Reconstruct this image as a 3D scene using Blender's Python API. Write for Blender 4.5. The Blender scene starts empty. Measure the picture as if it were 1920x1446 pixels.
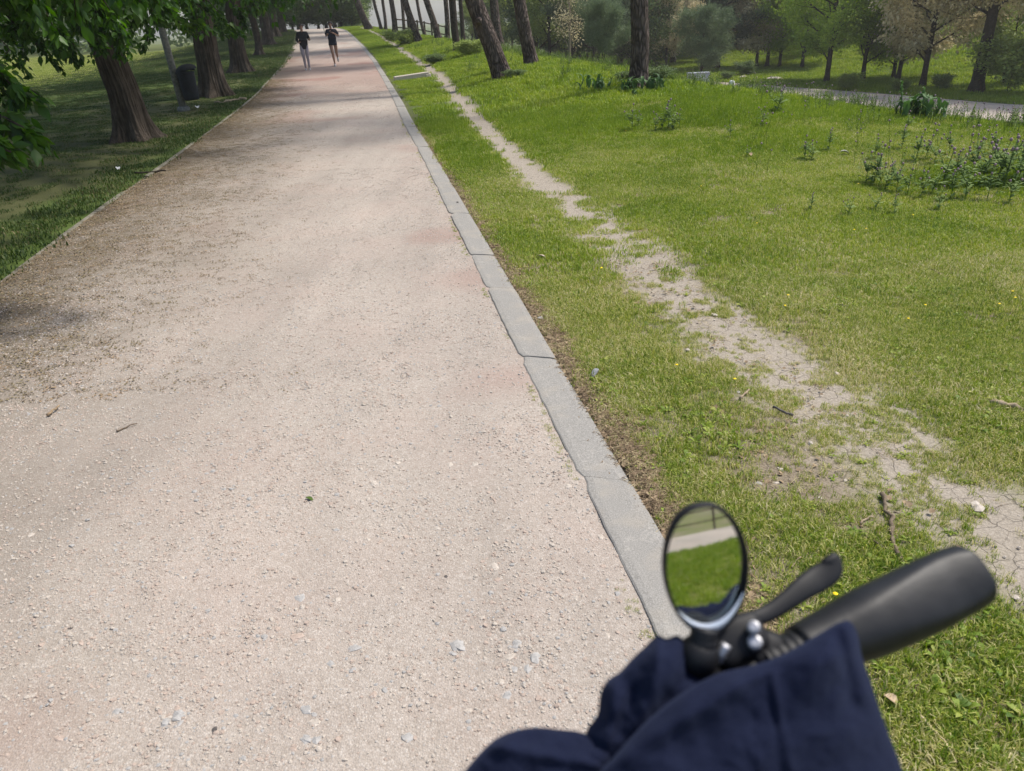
import bpy, math, random
import numpy as np
from mathutils import Vector, Matrix, Euler
rad = math.radians
S = bpy.context.scene
COL = S.collection
# ------------------------------------------------------------------ camera
FPX, PITCH, ROLL, HC = 1400., rad(26.3), .045, 1.70
fw = np.array([0, math.cos(PITCH), -math.sin(PITCH)])
u0 = np.array([0, math.sin(PITCH), math.cos(PITCH)]); r0 = np.array([1., 0, 0])
rv = r0*math.cos(ROLL)-u0*math.sin(ROLL); uv = u0*math.cos(ROLL)+r0*math.sin(ROLL)
CAM = np.array([0, 0, HC])
cd = bpy.data.cameras.new('camera'); cam = bpy.data.objects.new('camera', cd); COL.objects.link(cam)
cam.matrix_world = Matrix(((rv[0], uv[0], -fw[0], 0), (rv[1], uv[1], -fw[1], 0), (rv[2], uv[2], -fw[2], HC), (0, 0, 0, 1)))
cd.sensor_fit = 'HORIZONTAL'; cd.sensor_width = 36; cd.lens = FPX/1920*36
cd.clip_start = .02; cd.clip_end = 4000
cd.dof.use_dof = True; cd.dof.focus_distance = 6.0; cd.dof.aperture_fstop = 7.0
S.camera = cam
# ------------------------------------------------------------------ world and sun
SUN_EL, SUN_AZ = 61, 70      # azimuth clockwise from +Y
sd = np.array([math.cos(rad(SUN_EL))*math.sin(rad(SUN_AZ)), math.cos(rad(SUN_EL))*math.cos(rad(SUN_AZ)), math.sin(rad(SUN_EL))])
W = bpy.data.worlds.new('World'); S.world = W; W.use_nodes = True
wn = W.node_tree; wn.nodes.clear()
sk = wn.nodes.new('ShaderNodeTexSky'); sk.sky_type = 'NISHITA'; sk.sun_disc = False
sk.sun_elevation = rad(SUN_EL); sk.sun_rotation = rad(SUN_AZ); sk.dust_density = 2.0; sk.air_density = 1.0; sk.ozone_density = 1
bg = wn.nodes.new('ShaderNodeBackground'); bg.inputs[1].default_value = .15
wo = wn.nodes.new('ShaderNodeOutputWorld')
wn.links.new(sk.outputs[0], bg.inputs[0]); wn.links.new(bg.outputs[0], wo.inputs[0])
sl = bpy.data.lights.new('sun', 'SUN'); sl.energy = 3.7; sl.angle = rad(7); sl.color = (1, .95, .87)
so = bpy.data.objects.new('sun', sl); COL.objects.link(so)
so.rotation_euler = Vector(sd).to_track_quat('Z', 'Y').to_euler()
so.location = (20, 10, 40)
S.view_settings.view_transform = 'Standard'; S.view_settings.look = 'None'
S.view_settings.gamma = 1; S.view_settings.use_curve_mapping = False
S.view_settings.exposure = .30
S.cycles.max_bounces = 6; S.cycles.transparent_max_bounces = 6

# ------------------------------------------------------------------ noise and maths
def ss(a, b, x):
    t = np.clip((np.asarray(x, float)-a)/(b-a), 0, 1); return t*t*(3-2*t)
def hsh(ix, iy, s):
    h = (ix.astype(np.int64)*374761393 + iy.astype(np.int64)*668265263 + s*974634777) & 0xffffffff
    h = ((h ^ (h >> 13))*1274126177) & 0xffffffff
    return ((h ^ (h >> 16)) & 0xffffff)/16777215.
def vn(x, y, s=0):
    x = np.asarray(x, float); y = np.asarray(y, float)
    ix = np.floor(x); iy = np.floor(y); fx = x-ix; fy = y-iy
    fx = fx*fx*(3-2*fx); fy = fy*fy*(3-2*fy); ix = ix.astype(int); iy = iy.astype(int)
    a = hsh(ix, iy, s); b = hsh(ix+1, iy, s); c = hsh(ix, iy+1, s); d = hsh(ix+1, iy+1, s)
    return (a*(1-fx)+b*fx)*(1-fy)+(c*(1-fx)+d*fx)*fy
def fbm(x, y, s=0, o=4):
    r = 0; a = .5; t = 0
    for i in range(o): r = r+a*vn(x*2**i, y*2**i, s+i*17); t += a; a *= .5
    return r/t

# ------------------------------------------------------------------ terrain
_ys = np.arange(-80, 200, .5)
_zs = np.interp(_ys, [-80, 0, 20, 33, 50, 66, 76, 92, 140, 200], [0, 0, .02, .15, .6, 1.13, 1.42, 1.1, -2, -2.5])
_k = np.hanning(25); _k /= _k.sum(); _zs = np.convolve(np.pad(_zs, 12, 'edge'), _k, 'valid')
def base(y): return np.interp(y, _ys, _zs)
def rayd(px, py): return fw+rv*(px-960)/FPX-uv*(py-723)/FPX
def hit(px, py, G, tmax=400):
    d = rayd(px, py); t = np.concatenate([np.arange(.3, 12, .02), np.arange(12, 60, .05), np.arange(60, tmax, .25)])
    P = CAM+d[None]*t[:, None]; h = P[:, 2]-G(P[:, 0], P[:, 1]); k = np.where(h < 0)[0]
    if len(k) == 0:
        m = np.where(t < 85)[0]; return P[m[np.argmin(h[m]/t[m])]]
    k = k[0]
    if k == 0: return P[0]
    a = h[k-1]/(h[k-1]-h[k]); return P[k-1]*(1-a)+P[k]*a
G0 = lambda x, y: base(y)
RIN = [(1345,1446),(1231,1183),(1194,1104),(1167,1034),(1124,964),(1094,900),(1078,871),(1039,799),(1017,760),(975,669),(913,541),(890,497),(871,453),(850,417),(820,354),(791,293),(757,233),(739,190),(716,146),(698,114),(675,85),(657,67),(645,57)]
ROUT = [(1440,1446),(1330,1180),(1255,1007),(1191,903),(1133,813),(1089,743),(1047,677),(973,550),(939,500),(928,478),(897,428),(872,390),(834,323),(803,273),(776,229),(754,187),(727,157),(710,125),(690,99),(668,76),(651,61)]
LIN = [(0,537),(72,480),(167,410),(233,363),(300,318),(373,263),(427,223),(480,180),(500,157),(529,125),(544,102),(551,82),(556,62)]
def poly(pix):
    P = np.array([hit(a, b, G0) for a, b in pix]); return P[np.argsort(P[:, 1])]
def mkf(P, slope0, slope1, smooth=0):
    Y = np.concatenate([[-40], P[:, 1], [160]])
    X = np.concatenate([[P[0, 0]+slope0*(-40-P[0, 1])], P[:, 0], [P[-1, 0]+slope1*(160-P[-1, 1])]])
    if smooth:
        yy = np.arange(-40, 160, .5); xx = np.interp(yy, Y, X); k = np.hanning(smooth); k /= k.sum()
        n = smooth//2; xp = np.pad(xx, n, 'reflect', reflect_type='odd'); xx = np.convolve(xp, k, 'valid')[:len(yy)]; Y, X = yy, xx
    return lambda y: np.interp(y, Y, X)
xri = mkf(poly(RIN), -.175, -.3, 9); xro_ = mkf(poly(ROUT), -.175, -.3, 9); xli = mkf(poly(LIN), -.165, -.3, 9)
xro = lambda y: np.maximum(xro_(y), xri(y)+.2)
_cy = [-40, -10, 0, 5, 11.3, 15.3, 16.9, 24.3, 38.8, 56, 76, 120]; _cx = [16, 13, 11, 9.8, 7.8, 5.9, 4.5, 2.2, -1.3, -6.5, -11, -24]
def Xc(y): return np.interp(y, _cy, _cx)
def smax(a, b, k): return (a+b+np.sqrt((a-b)**2+k*k))/2
def G(x, y):
    x = np.asarray(x, float); y = np.asarray(y, float)
    z = base(y)
    dl = xli(y)-x; z = z*(1-ss(1.5, 14, dl)) - .25*ss(3, 20, dl)*(1-ss(60, 90, y))
    tr = x-xro(y)
    z = z+.45*ss(8, 20, y)*(1-ss(46, 72, y))*ss(.8, 4.5, tr)*(1-ss(5, 8.5, tr)*(1-ss(18, 25, y)))
    z = z+(fbm(x*.5, y*.5, 3)-.5)*.10*ss(.3, 2.5, tr)+(fbm(x*.5, y*.5, 5)-.5)*.12*ss(.2, 2.5, dl)
    t = (x-Xc(y))*.93
    fall = -.24*(np.sqrt(np.maximum(t+1.2, 0)**2+.8)-.894)
    floor = -2.5+.20*np.sqrt(np.maximum(t-24.5, 0)**2+1)-.2
    floor = np.minimum(floor, 3.2+0*floor)+(fbm(x*.15, y*.15, 9)-.5)*.5*ss(24, 30, t)
    zz = smax(z+fall, floor, .35)
    z = np.where(t > -1.2, zz-(smax(z, -2.5, .35)-z)*1.0, z)
    far = ss(130, 260, np.hypot(x, y)); z = z*(1-far)+(-2.2)*far
    return z
def at(px, py): return hit(px, py, G)
def atd(px, py, dist):                 # world point at ground distance y = dist on the terrain under that direction
    d = rayd(px, py); t = dist/d[1]; P = CAM+d*t; return np.array([P[0], P[1], float(G(P[0], P[1]))])
def ray_at(px, py, z): return CAM+rayd(px, py)*z
TRAILPX = [(672,50),(690,57),(715,68),(740,85),(768,105),(800,125),(825,143),(848,172),(880,205),(912,243),(960,290),(1000,325),(1080,390),(1180,462),(1265,540),(1350,610),(1450,680),(1560,760),(1690,850),(1800,930),(1920,1010)]
TR = np.array([at(*p)[:2] for p in TRAILPX]); TR = TR[::-1]
e = TR[0]+(TR[0]-TR[1])/np.linalg.norm(TR[0]-TR[1])*6; TR = np.vstack([e, TR])
def pldist(x, y, P):
    d = np.full(np.shape(x), 1e9); 
    for i in range(len(P)-1):
        a = P[i]; b = P[i+1]; ab = b-a; L = ab@ab
        t = np.clip(((x-a[0])*ab[0]+(y-a[1])*ab[1])/L, 0, 1)
        d = np.minimum(d, np.hypot(x-a[0]-t*ab[0], y-a[1]-t*ab[1]))
    return d
def trail_mask(x, y):
    d = pldist(x, y, TR); w = .34-.11*ss(6.5, 10, y)-.02*ss(17, 24, y)+.10*(fbm(x*1.3, y*1.3, 21)-.5)*2*(1-.6*ss(7, 11, y))
    
    edge = (fbm(x*5, y*5, 22, 3)-.5)*(.5-.28*ss(7, 11, y))
    return np.clip(1-ss(w*.3, w*1.65, d+edge*.42), 0, 1)
BARE = [((1460,880), .30, .9), ((1180,420), .12, .5), ((1480,400), .28, .5), ((1560,940), .22, .6), ((1790,1180), .12, .7), ((1870,1330), .12, .8),
        ((1380,760), .25, .5), ((1200,600), .3, .4), ((1330,700), .2, .4), ((1750,1240), .1, .6), ((1150,520), .2, .3), ((1700,980), .15, .4), ((1480,1040), .14, .6)]
BP = [(at(*p)[:2], r, s) for p, r, s in BARE]
def bare_mask(x, y):
    m = np.zeros(np.shape(x)); n = (fbm(x*4, y*4, 31)-.5)
    for p, r, s in BP:
        m = np.maximum(m, s*(1-ss(r*.4, r*1.3, np.hypot(x-p[0], y-p[1])+n*r*1.2)))
    m = np.maximum(m, ss(.50, .70, fbm(x*1.7, y*1.7, 33))*.7*(1-ss(7, 14, y))*(x > xro(y)))
    tr = x-xro(y); k = 1-ss(.03, .17, tr+(fbm(x*3, y*3, 35)-.5)*.16)
    k = k*(tr > -.02)*(1-ss(8, 16, y)*.8); m = np.maximum(m, k)
    dl = xli(y)-x                                  # worn earth under the trees on the left
    m = np.maximum(m, (dl > .3)*ss(.40, .62, fbm(x*.8, y*.8, 37)+.18*(1-ss(1, 5, dl))-.25*ss(16, 30, y))*.5*(1-ss(.1, .6, .7-dl)))
    return m

# ------------------------------------------------------------------ object helpers
def put(o, parent=None, label=None, cat=None, group=None, kind=None):
    if o.name not in COL.objects: COL.objects.link(o)
    if parent is not None: o.parent = parent
    if label: o['label'] = label
    if cat: o['category'] = cat
    if group: o['group'] = group
    if kind: o['kind'] = kind
    return o
def empty(name, loc=(0, 0, 0), rz=0, **k):
    o = bpy.data.objects.new(name, None); o.location = [float(v) for v in loc]; o.rotation_euler = (0, 0, rz); o.empty_display_size = .1
    return put(o, **k)
class Acc:
    def __init__(s): s.V = []; s.F = {3: [], 4: []}; s.n = 0; s.M = {3: [], 4: []}; s.T = []
    def add(s, V, F, m=0, t=None):
        V = np.asarray(V, float).reshape(-1, 3); F = np.asarray(F, int)
        s.F[F.shape[1]].append(F+s.n); s.M[F.shape[1]].append(np.full(len(F), m)); s.V.append(V)
        s.T.append(np.full(len(V), .5) if t is None else np.broadcast_to(np.asarray(t, float), (len(V),)).copy()); s.n += len(V)
        return s
    def mesh(s, name, mats, smooth=True):
        me = bpy.data.meshes.new(name)
        V = np.concatenate(s.V); fs = []; ks = []; ms = []
        for k in (3, 4):
            if s.F[k]:
                f = np.concatenate(s.F[k]); fs.append(f.ravel()); ks.append(np.full(len(f), k)); ms.append(np.concatenate(s.M[k]))
        L = np.concatenate(fs); K = np.concatenate(ks); Mi = np.concatenate(ms)
        me.vertices.add(len(V)); me.vertices.foreach_set('co', V.ravel().astype(np.float32))
        me.loops.add(len(L)); me.loops.foreach_set('vertex_index', L.astype(np.int32))
        me.polygons.add(len(K)); st = np.concatenate([[0], np.cumsum(K)[:-1]])
        me.polygons.foreach_set('loop_start', st.astype(np.int32)); me.polygons.foreach_set('loop_total', K.astype(np.int32))
        me.polygons.foreach_set('material_index', Mi.astype(np.int32))
        me.polygons.foreach_set('use_smooth', np.full(len(K), smooth))
        for m in mats: me.materials.append(m)
        a = me.attributes.new('tint', 'FLOAT', 'POINT'); a.data.foreach_set('value', np.concatenate(s.T).astype(np.float32))
        me.update(calc_edges=True); me.validate(); return me
    def obj(s, name, mats, parent=None, smooth=True, **k):
        if not isinstance(mats, (list, tuple)): mats = [mats]
        return put(bpy.data.objects.new(name, s.mesh(name, mats, smooth)), parent, **k)
def frame_of(T):
    T = T/np.linalg.norm(T); a = np.array([0, 0, 1.]) if abs(T[2]) < .9 else np.array([1., 0, 0])
    X = np.cross(a, T); X /= np.linalg.norm(X); return X, np.cross(T, X)
def tube(P, R, seg=6, cap=True, fn=None):
    P = np.asarray(P, float); n = len(P); R = np.broadcast_to(np.asarray(R, float), (n,)); V = []
    X = None
    for i in range(n):
        T = P[min(i+1, n-1)]-P[max(i-1, 0)]; T = T/(np.linalg.norm(T)+1e-9)
        if X is None: X, Y = frame_of(T)
        else:
            X = X-T*(X@T); X /= np.linalg.norm(X)+1e-9; Y = np.cross(T, X)
        th = np.arange(seg)*2*math.pi/seg
        rr = R[i] if fn is None else R[i]*fn(th, i/(n-1))
        V.append(P[i]+np.outer(np.cos(th)*rr, X)+np.outer(np.sin(th)*rr, Y))
    V = np.concatenate(V); a = np.arange(seg); b = (a+1) % seg; F = []
    for i in range(n-1): F.append(np.stack([i*seg+a, i*seg+b, (i+1)*seg+b, (i+1)*seg+a], 1))
    F = np.concatenate(F)
    if cap:
        V = np.vstack([V, P[0], P[-1]]); c0 = len(V)-2
        F2 = np.concatenate([np.stack([b, a, np.full(seg, c0)], 1), np.stack([(n-1)*seg+a, (n-1)*seg+b, np.full(seg, c0+1)], 1)])
        return V, F, F2
    return V, F, None
def addtube(acc, P, R, seg=6, m=0, t=None, cap=True, fn=None):
    V, F, F2 = tube(P, R, seg, cap, fn); n0 = acc.n; acc.add(V, F, m, t)
    if F2 is not None:
        acc.F[3].append(F2+n0); acc.M[3].append(np.full(len(F2), m))
def addbox(acc, c, size, R=None, m=0, t=None, bev=.12):
    # box with chamfered vertical and top edges
    sx, sy, sz = [v/2 for v in size]; b = min(sx, sy, sz)*bev*2
    V = []
    for zz, ins in ((-sz, 0), (sz-b, 0), (sz, b)):
        V += [(-sx+b+ins*.3, -sy+ins, zz), (sx-b-ins*.3, -sy+ins, zz), (sx-ins, -sy+b+ins*.3, zz), (sx-ins, sy-b-ins*.3, zz), (sx-b-ins*.3, sy-ins, zz), (-sx+b+ins*.3, sy-ins, zz), (-sx+ins, sy-b-ins*.3, zz), (-sx+ins, -sy+b+ins*.3, zz)]
    V = np.array(V)
    if R is not None: V = V@np.asarray(R).T
    V = V+np.asarray(c); a = np.arange(8); bb = (a+1) % 8
    F = np.concatenate([np.stack([k*8+a, k*8+bb, (k+1)*8+bb, (k+1)*8+a], 1) for k in (0, 1)])
    n0 = acc.n; acc.add(V, F, m, t)
    tops = np.array([[16, 17, 18, 19], [16, 19, 20, 23], [20, 21, 22, 23], [3, 2, 1, 0], [7, 4, 3, 0], [7, 6, 5, 4]])
    acc.F[4].append(tops+n0); acc.M[4].append(np.full(6, m))
def rotm(ax, ay, az): return np.array(Euler((ax, ay, az)).to_matrix())
def blob(acc, c, r, seed=0, m=0, t=None, nu=8, nv=6, jag=.2, R=None):
    rng = np.random.RandomState(seed); th = np.arange(nu)*2*math.pi/nu; V = [[0, 0, 1]]
    for j in range(1, nv):
        ph = math.pi*j/nv
        for a in th: V.append([math.sin(ph)*math.cos(a), math.sin(ph)*math.sin(a), math.cos(ph)])
    V.append([0, 0, -1]); V = np.array(V); V = V*(1+jag*(rng.rand(len(V), 1)-.5)*2)
    V = V*np.asarray(r)
    if R is not None: V = V@np.asarray(R).T
    V = V+np.asarray(c); a = np.arange(nu); b = (a+1) % nu; n0 = acc.n
    F = np.concatenate([np.stack([1+j*nu+a, 1+(j+1)*nu+a, 1+(j+1)*nu+b, 1+j*nu+b], 1) for j in range(nv-2)])
    acc.add(V, F, m, t); L = len(V)-1
    F3 = np.concatenate([np.stack([np.zeros(nu, int), 1+a, 1+b], 1), np.stack([np.full(nu, L), L-nu+b, L-nu+a], 1)])
    acc.F[3].append(F3+n0); acc.M[3].append(np.full(len(F3), m))
def spray(acc, tv, tf, P, D, U, size, tint, m=0):
    """place template (tv,tf) at every point P: template y along D, z along U"""
    D = D/(np.linalg.norm(D, axis=1, keepdims=True)+1e-9); Xx = np.cross(D, U); Xx /= np.linalg.norm(Xx, axis=1, keepdims=True)+1e-9
    Z = np.cross(Xx, D); sz = np.asarray(size)[:, None, None]
    V = (Xx[:, None]*tv[None, :, 0, None]+D[:, None]*tv[None, :, 1, None]+Z[:, None]*tv[None, :, 2, None])*sz+P[:, None]
    n = len(P); k = len(tv)
    F = (tf[None]+(np.arange(n)*k)[:, None, None]).reshape(-1, tf.shape[1])
    acc.add(V.reshape(-1, 3), F, m, np.repeat(tint, k))

# ------------------------------------------------------------------ materials
def mat(name, rough=.8, spec=.3):
    m = bpy.data.materials.new(name); m.use_nodes = True; nt = m.node_tree; p = nt.nodes['Principled BSDF']
    p.inputs['Roughness'].default_value = rough; p.inputs['Specular IOR Level'].default_value = spec
    return m, nt, p
def N(nt, t, **k):
    n = nt.nodes.new('ShaderNode'+t)
    for a, v in k.items():
        if a.startswith('i_'): n.inputs[a[2:].replace('_', ' ')].default_value = v
        else: setattr(n, a, v)
    return n
def ramp(nt, src, stops):
    r = N(nt, 'ValToRGB'); e = r.color_ramp.elements
    while len(e) < len(stops): e.new(.5)
    for i, (p, c) in enumerate(stops): e[i].position = p; e[i].color = (*c, 1) if len(c) == 3 else c
    nt.links.new(src, r.inputs[0]); return r.outputs[0]
def mixc(nt, f, a, b, mode='MIX'):
    n = N(nt, 'Mix', data_type='RGBA', blend_type=mode)
    for s, v in ((0, f), (6, a), (7, b)):
        if hasattr(v, 'links'): nt.links.new(v, n.inputs[s])
        else: n.inputs[s].default_value = v if s == 0 else (*v, 1)
    return n.outputs[2]
def noise(nt, scale, detail=4, vec=None, rough=.55, dist=0):
    n = N(nt, 'TexNoise'); n.inputs['Scale'].default_value = scale; n.inputs['Detail'].default_value = detail; n.inputs['Roughness'].default_value = rough; n.inputs['Distortion'].default_value = dist
    if vec is not None: nt.links.new(vec, n.inputs['Vector'])
    return n.outputs['Fac']
def wpos(nt): return N(nt, 'NewGeometry').outputs['Position']
def opos(nt): return N(nt, 'TexCoord').outputs['Object']
def mapped(nt, v, s):
    n = N(nt, 'Mapping'); n.inputs['Scale'].default_value = s; nt.links.new(v, n.inputs['Vector']); return n.outputs[0]
def bump(nt, p, h, strength, dist=.01):
    b = N(nt, 'Bump'); b.inputs['Strength'].default_value = strength; b.inputs['Distance'].default_value = dist
    nt.links.new(h, b.inputs['Height']); nt.links.new(b.outputs[0], p.inputs['Normal'])
def simple(name, a, b, scale=20, rough=.7, spec=.3, bs=0, metal=0):
    m, nt, p = mat(name, rough, spec); v = opos(nt); n = noise(nt, scale, 5, v)
    nt.links.new(ramp(nt, n, [(.3, a), (.7, b)]), p.inputs['Base Color']); p.inputs['Metallic'].default_value = metal
    if bs: bump(nt, p, n, bs, .01)
    return m
def attr(nt, n): return N(nt, 'Attribute', attribute_name=n).outputs['Fac']
def leafmat(name, stops, trans=.5, rough=.5, wscale=.8, inst=False):
    m, nt, p = mat(name, rough, .15 if rough > .8 else .3)
    n1 = noise(nt, wscale, 3, wpos(nt)); t = attr(nt, 'tint')
    ad = N(nt, 'Math', operation='MULTIPLY_ADD'); nt.links.new(t, ad.inputs[0]); ad.inputs[1].default_value = .7
    s = N(nt, 'Math', operation='MULTIPLY_ADD'); nt.links.new(n1, s.inputs[0]); s.inputs[1].default_value = .9; s.inputs[2].default_value = -.3
    nt.links.new(s.outputs[0], ad.inputs[2]); src = ad.outputs[0]
    if inst:
        oi = N(nt, 'ObjectInfo'); q = N(nt, 'Math', operation='MULTIPLY_ADD'); nt.links.new(oi.outputs['Random'], q.inputs[0]); q.inputs[1].default_value = .3; 
        q2 = N(nt, 'Math', operation='ADD'); nt.links.new(src, q.inputs[2]); nt.links.new(q.outputs[0], q2.inputs[0]); q2.inputs[1].default_value = -.15; src = q2.outputs[0]
    c = ramp(nt, src, stops); nt.links.new(c, p.inputs['Base Color'])
    tr = N(nt, 'BsdfTranslucent'); hc = N(nt, 'HueSaturation'); hc.inputs['Saturation'].default_value = 1.15; hc.inputs['Value'].default_value = 1.5
    nt.links.new(c, hc.inputs['Color']); nt.links.new(hc.outputs[0], tr.inputs[0])
    mx = N(nt, 'MixShader'); mx.inputs[0].default_value = trans*.6; nt.links.new(p.outputs[0], mx.inputs[1]); nt.links.new(tr.outputs[0], mx.inputs[2])
    nt.links.new(mx.outputs[0], nt.nodes['Material Output'].inputs[0]); return m
def barkmat(name, a, b, c, sx=14, sz=3, st=.8, vor=False):
    m, nt, p = mat(name, .95, .1); v = opos(nt); vs = mapped(nt, v, (sx, sx, sz))
    n = noise(nt, 1, 6, vs, .65, .4); n2 = noise(nt, 3, 3, v)
    if vor:
        w = N(nt, 'TexVoronoi', feature='DISTANCE_TO_EDGE'); w.inputs['Scale'].default_value = 1; 
        dm = N(nt, 'Vector'+'Math', operation='MULTIPLY_ADD'); dn = N(nt, 'TexNoise'); dn.inputs['Scale'].default_value = .7; nt.links.new(vs, dn.inputs['Vector'])
        nt.links.new(dn.outputs['Color'], dm.inputs[0]); dm.inputs[1].default_value = (.8, .8, .8); nt.links.new(vs, dm.inputs[2]); nt.links.new(dm.outputs[0], w.inputs['Vector'])
        q = N(nt, 'MapRange'); q.inputs[2].default_value = .25; nt.links.new(w.outputs['Distance'], q.inputs[0])
        mm = N(nt, 'Math', operation='MULTIPLY'); nt.links.new(q.outputs[0], mm.inputs[0]); nt.links.new(n, mm.inputs[1])
        h = N(nt, 'Math', operation='MULTIPLY_ADD'); nt.links.new(mm.outputs[0], h.inputs[0]); h.inputs[1].default_value = .9; h.inputs[2].default_value = .12; h = h.outputs[0]
    else: h = n
    cc = ramp(nt, h, [(.25, a), (.5, b), (.72, c)]); cc = mixc(nt, .35, cc, ramp(nt, n2, [(.3, a), (.7, c)]))
    nt.links.new(cc, p.inputs['Base Color']); bump(nt, p, h, st, .05); return m

# ground: soil with dry thatch; 'trail' and 'bare' attributes say where the earth shows
def ground_mat():
    m, nt, p = mat('soil_and_thatch', .95, .15); w = wpos(nt)
    n1 = noise(nt, 1.1, 4, w); n2 = noise(nt, 14, 5, w, .7); n3 = noise(nt, 90, 4, w, .7); n4 = noise(nt, 5, 4, w)
    green = ramp(nt, n2, [(.3, (.06, .085, .016)), (.55, (.13, .17, .035)), (.75, (.22, .24, .07))])
    dry = ramp(nt, n3, [(.3, (.13, .10, .055)), (.5, (.25, .20, .12)), (.7, (.40, .34, .21))])
    dirt = ramp(nt, n3, [(.25, (.12, .09, .065)), (.5, (.22, .175, .13)), (.75, (.36, .30, .24))])
    clay = ramp(nt, n3, [(.25, (.22, .19, .15)), (.5, (.33, .285, .23)), (.75, (.45, .395, .325))])
    vo = N(nt, 'TexVoronoi', feature='DISTANCE_TO_EDGE'); vo.inputs['Scale'].default_value = 11
    dn = N(nt, 'TexNoise'); dn.inputs['Scale'].default_value = 9; dn.inputs['Detail'].default_value = 3; nt.links.new(w, dn.inputs['Vector'])
    dm = N(nt, 'VectorMath', operation='MULTIPLY_ADD'); nt.links.new(dn.outputs['Color'], dm.inputs[0]); dm.inputs[1].default_value = (.09, .09, .09); nt.links.new(w, dm.inputs[2]); nt.links.new(dm.outputs[0], vo.inputs['Vector'])
    cr = N(nt, 'MapRange'); cr.inputs[2].default_value = .022; nt.links.new(vo.outputs['Distance'], cr.inputs[0])
    crk = ramp(nt, n4, [(.36, (1, 1, 1)), (.48, (0, 0, 0))]); cf = N(nt, 'Math', operation='MAXIMUM'); nt.links.new(cr.outputs[0], cf.inputs[0]); nt.links.new(crk, cf.inputs[1])
    clay = mixc(nt, cf.outputs[0], (.20, .17, .135), clay)
    dryf = ramp(nt, n1, [(.38, (.15, .15, .15)), (.62, (.5, .5, .5))])
    c = mixc(nt, dryf, green, dry); c = mixc(nt, attr(nt, 'lush'), c, (.06, .10, .018)); shaded_mould = ramp(nt, n3, [(.25, (.045, .032, .018)), (.5, (.10, .075, .045)), (.75, (.18, .14, .09))]); dirt = mixc(nt, attr(nt, 'shaded_mould'), dirt, shaded_mould); c = mixc(nt, attr(nt, 'bare'), c, dirt); c = mixc(nt, attr(nt, 'trail'), c, clay)  # left soil: leaf-mould brown, darkened to hold the tree shade
    nt.links.new(c, p.inputs['Base Color'])
    h = N(nt, 'Math', operation='ADD'); nt.links.new(n3, h.inputs[0]); nt.links.new(cf.outputs[0], h.inputs[1])
    bump(nt, p, h.outputs[0], .7, .008); return m
def gravel_mat(name, path=True):
    m, nt, p = mat(name, .92, .2); w = wpos(nt)
    nb = noise(nt, .55, 4, w); nf = noise(nt, 160, 3, w, .8); nm = noise(nt, 28, 5, w, .7); npk = noise(nt, 1.3, 3, mapped(nt, w, (1, 1, 1)))
    v = N(nt, 'TexVoronoi'); v.inputs['Scale'].default_value = 170; nt.links.new(w, v.inputs['Vector'])
    v2 = N(nt, 'TexVoronoi'); v2.inputs['Scale'].default_value = 26; v2.inputs['Randomness'].default_value = 1; nt.links.new(w, v2.inputs['Vector'])
    sep = N(nt, 'SeparateColor'); nt.links.new(v.outputs['Color'], sep.inputs[0])
    basec = ramp(nt, nm, [(.25, (.31, .265, .222)), (.5, (.395, .345, .295)), (.75, (.465, .412, .358))])
    st = ramp(nt, sep.outputs[0], [(0, (.29, .235, .19)), (.3, (.38, .32, .265)), (.75, (.47, .405, .345)), (1, (.70, .64, .57))])
    c = mixc(nt, .38, basec, st)
    wear = noise(nt, 1, 4, mapped(nt, w, (1.6, .22, 1)), .6, .3); wv = ramp(nt, wear, [(.3, (.80, .80, .80)), (.5, (.97, .97, .97)), (.7, (1.10, 1.10, 1.10))]); c = mixc(nt, .85, c, wv, 'MULTIPLY'); wv2 = ramp(nt, nb, [(.3, (.84, .84, .84)), (.7, (1.08, 1.08, 1.08))]); c = mixc(nt, .8, c, wv2, 'MULTIPLY')
    c = mixc(nt, ramp(nt, v.outputs['Distance'], [(.5, (0, 0, 0)), (.9, (.3, .3, .3))]), c, (.24, .19, .155))
    pink = ramp(nt, npk, [(.45, (0, 0, 0)), (.75, (.25, .25, .25))]); c = mixc(nt, pink, c, (.45, .32, .265))
    c = mixc(nt, attr(nt, 'red'), c, (.30, .19, .155))
    c = mixc(nt, attr(nt, 'litter'), c, ramp(nt, nf, [(.3, (.05, .038, .024)), (.5, (.11, .087, .055)), (.7, (.27, .22, .155))]))  # litter brown also carries the tree shade along the left edge
    nt.links.new(c, p.inputs['Base Color'])
    h = N(nt, 'Math', operation='MULTIPLY_ADD'); nt.links.new(v.outputs['Distance'], h.inputs[0]); h.inputs[1].default_value = -.5; nt.links.new(nm, h.inputs[2])
    bump(nt, p, h.outputs[0], .6, .008); return m
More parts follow.
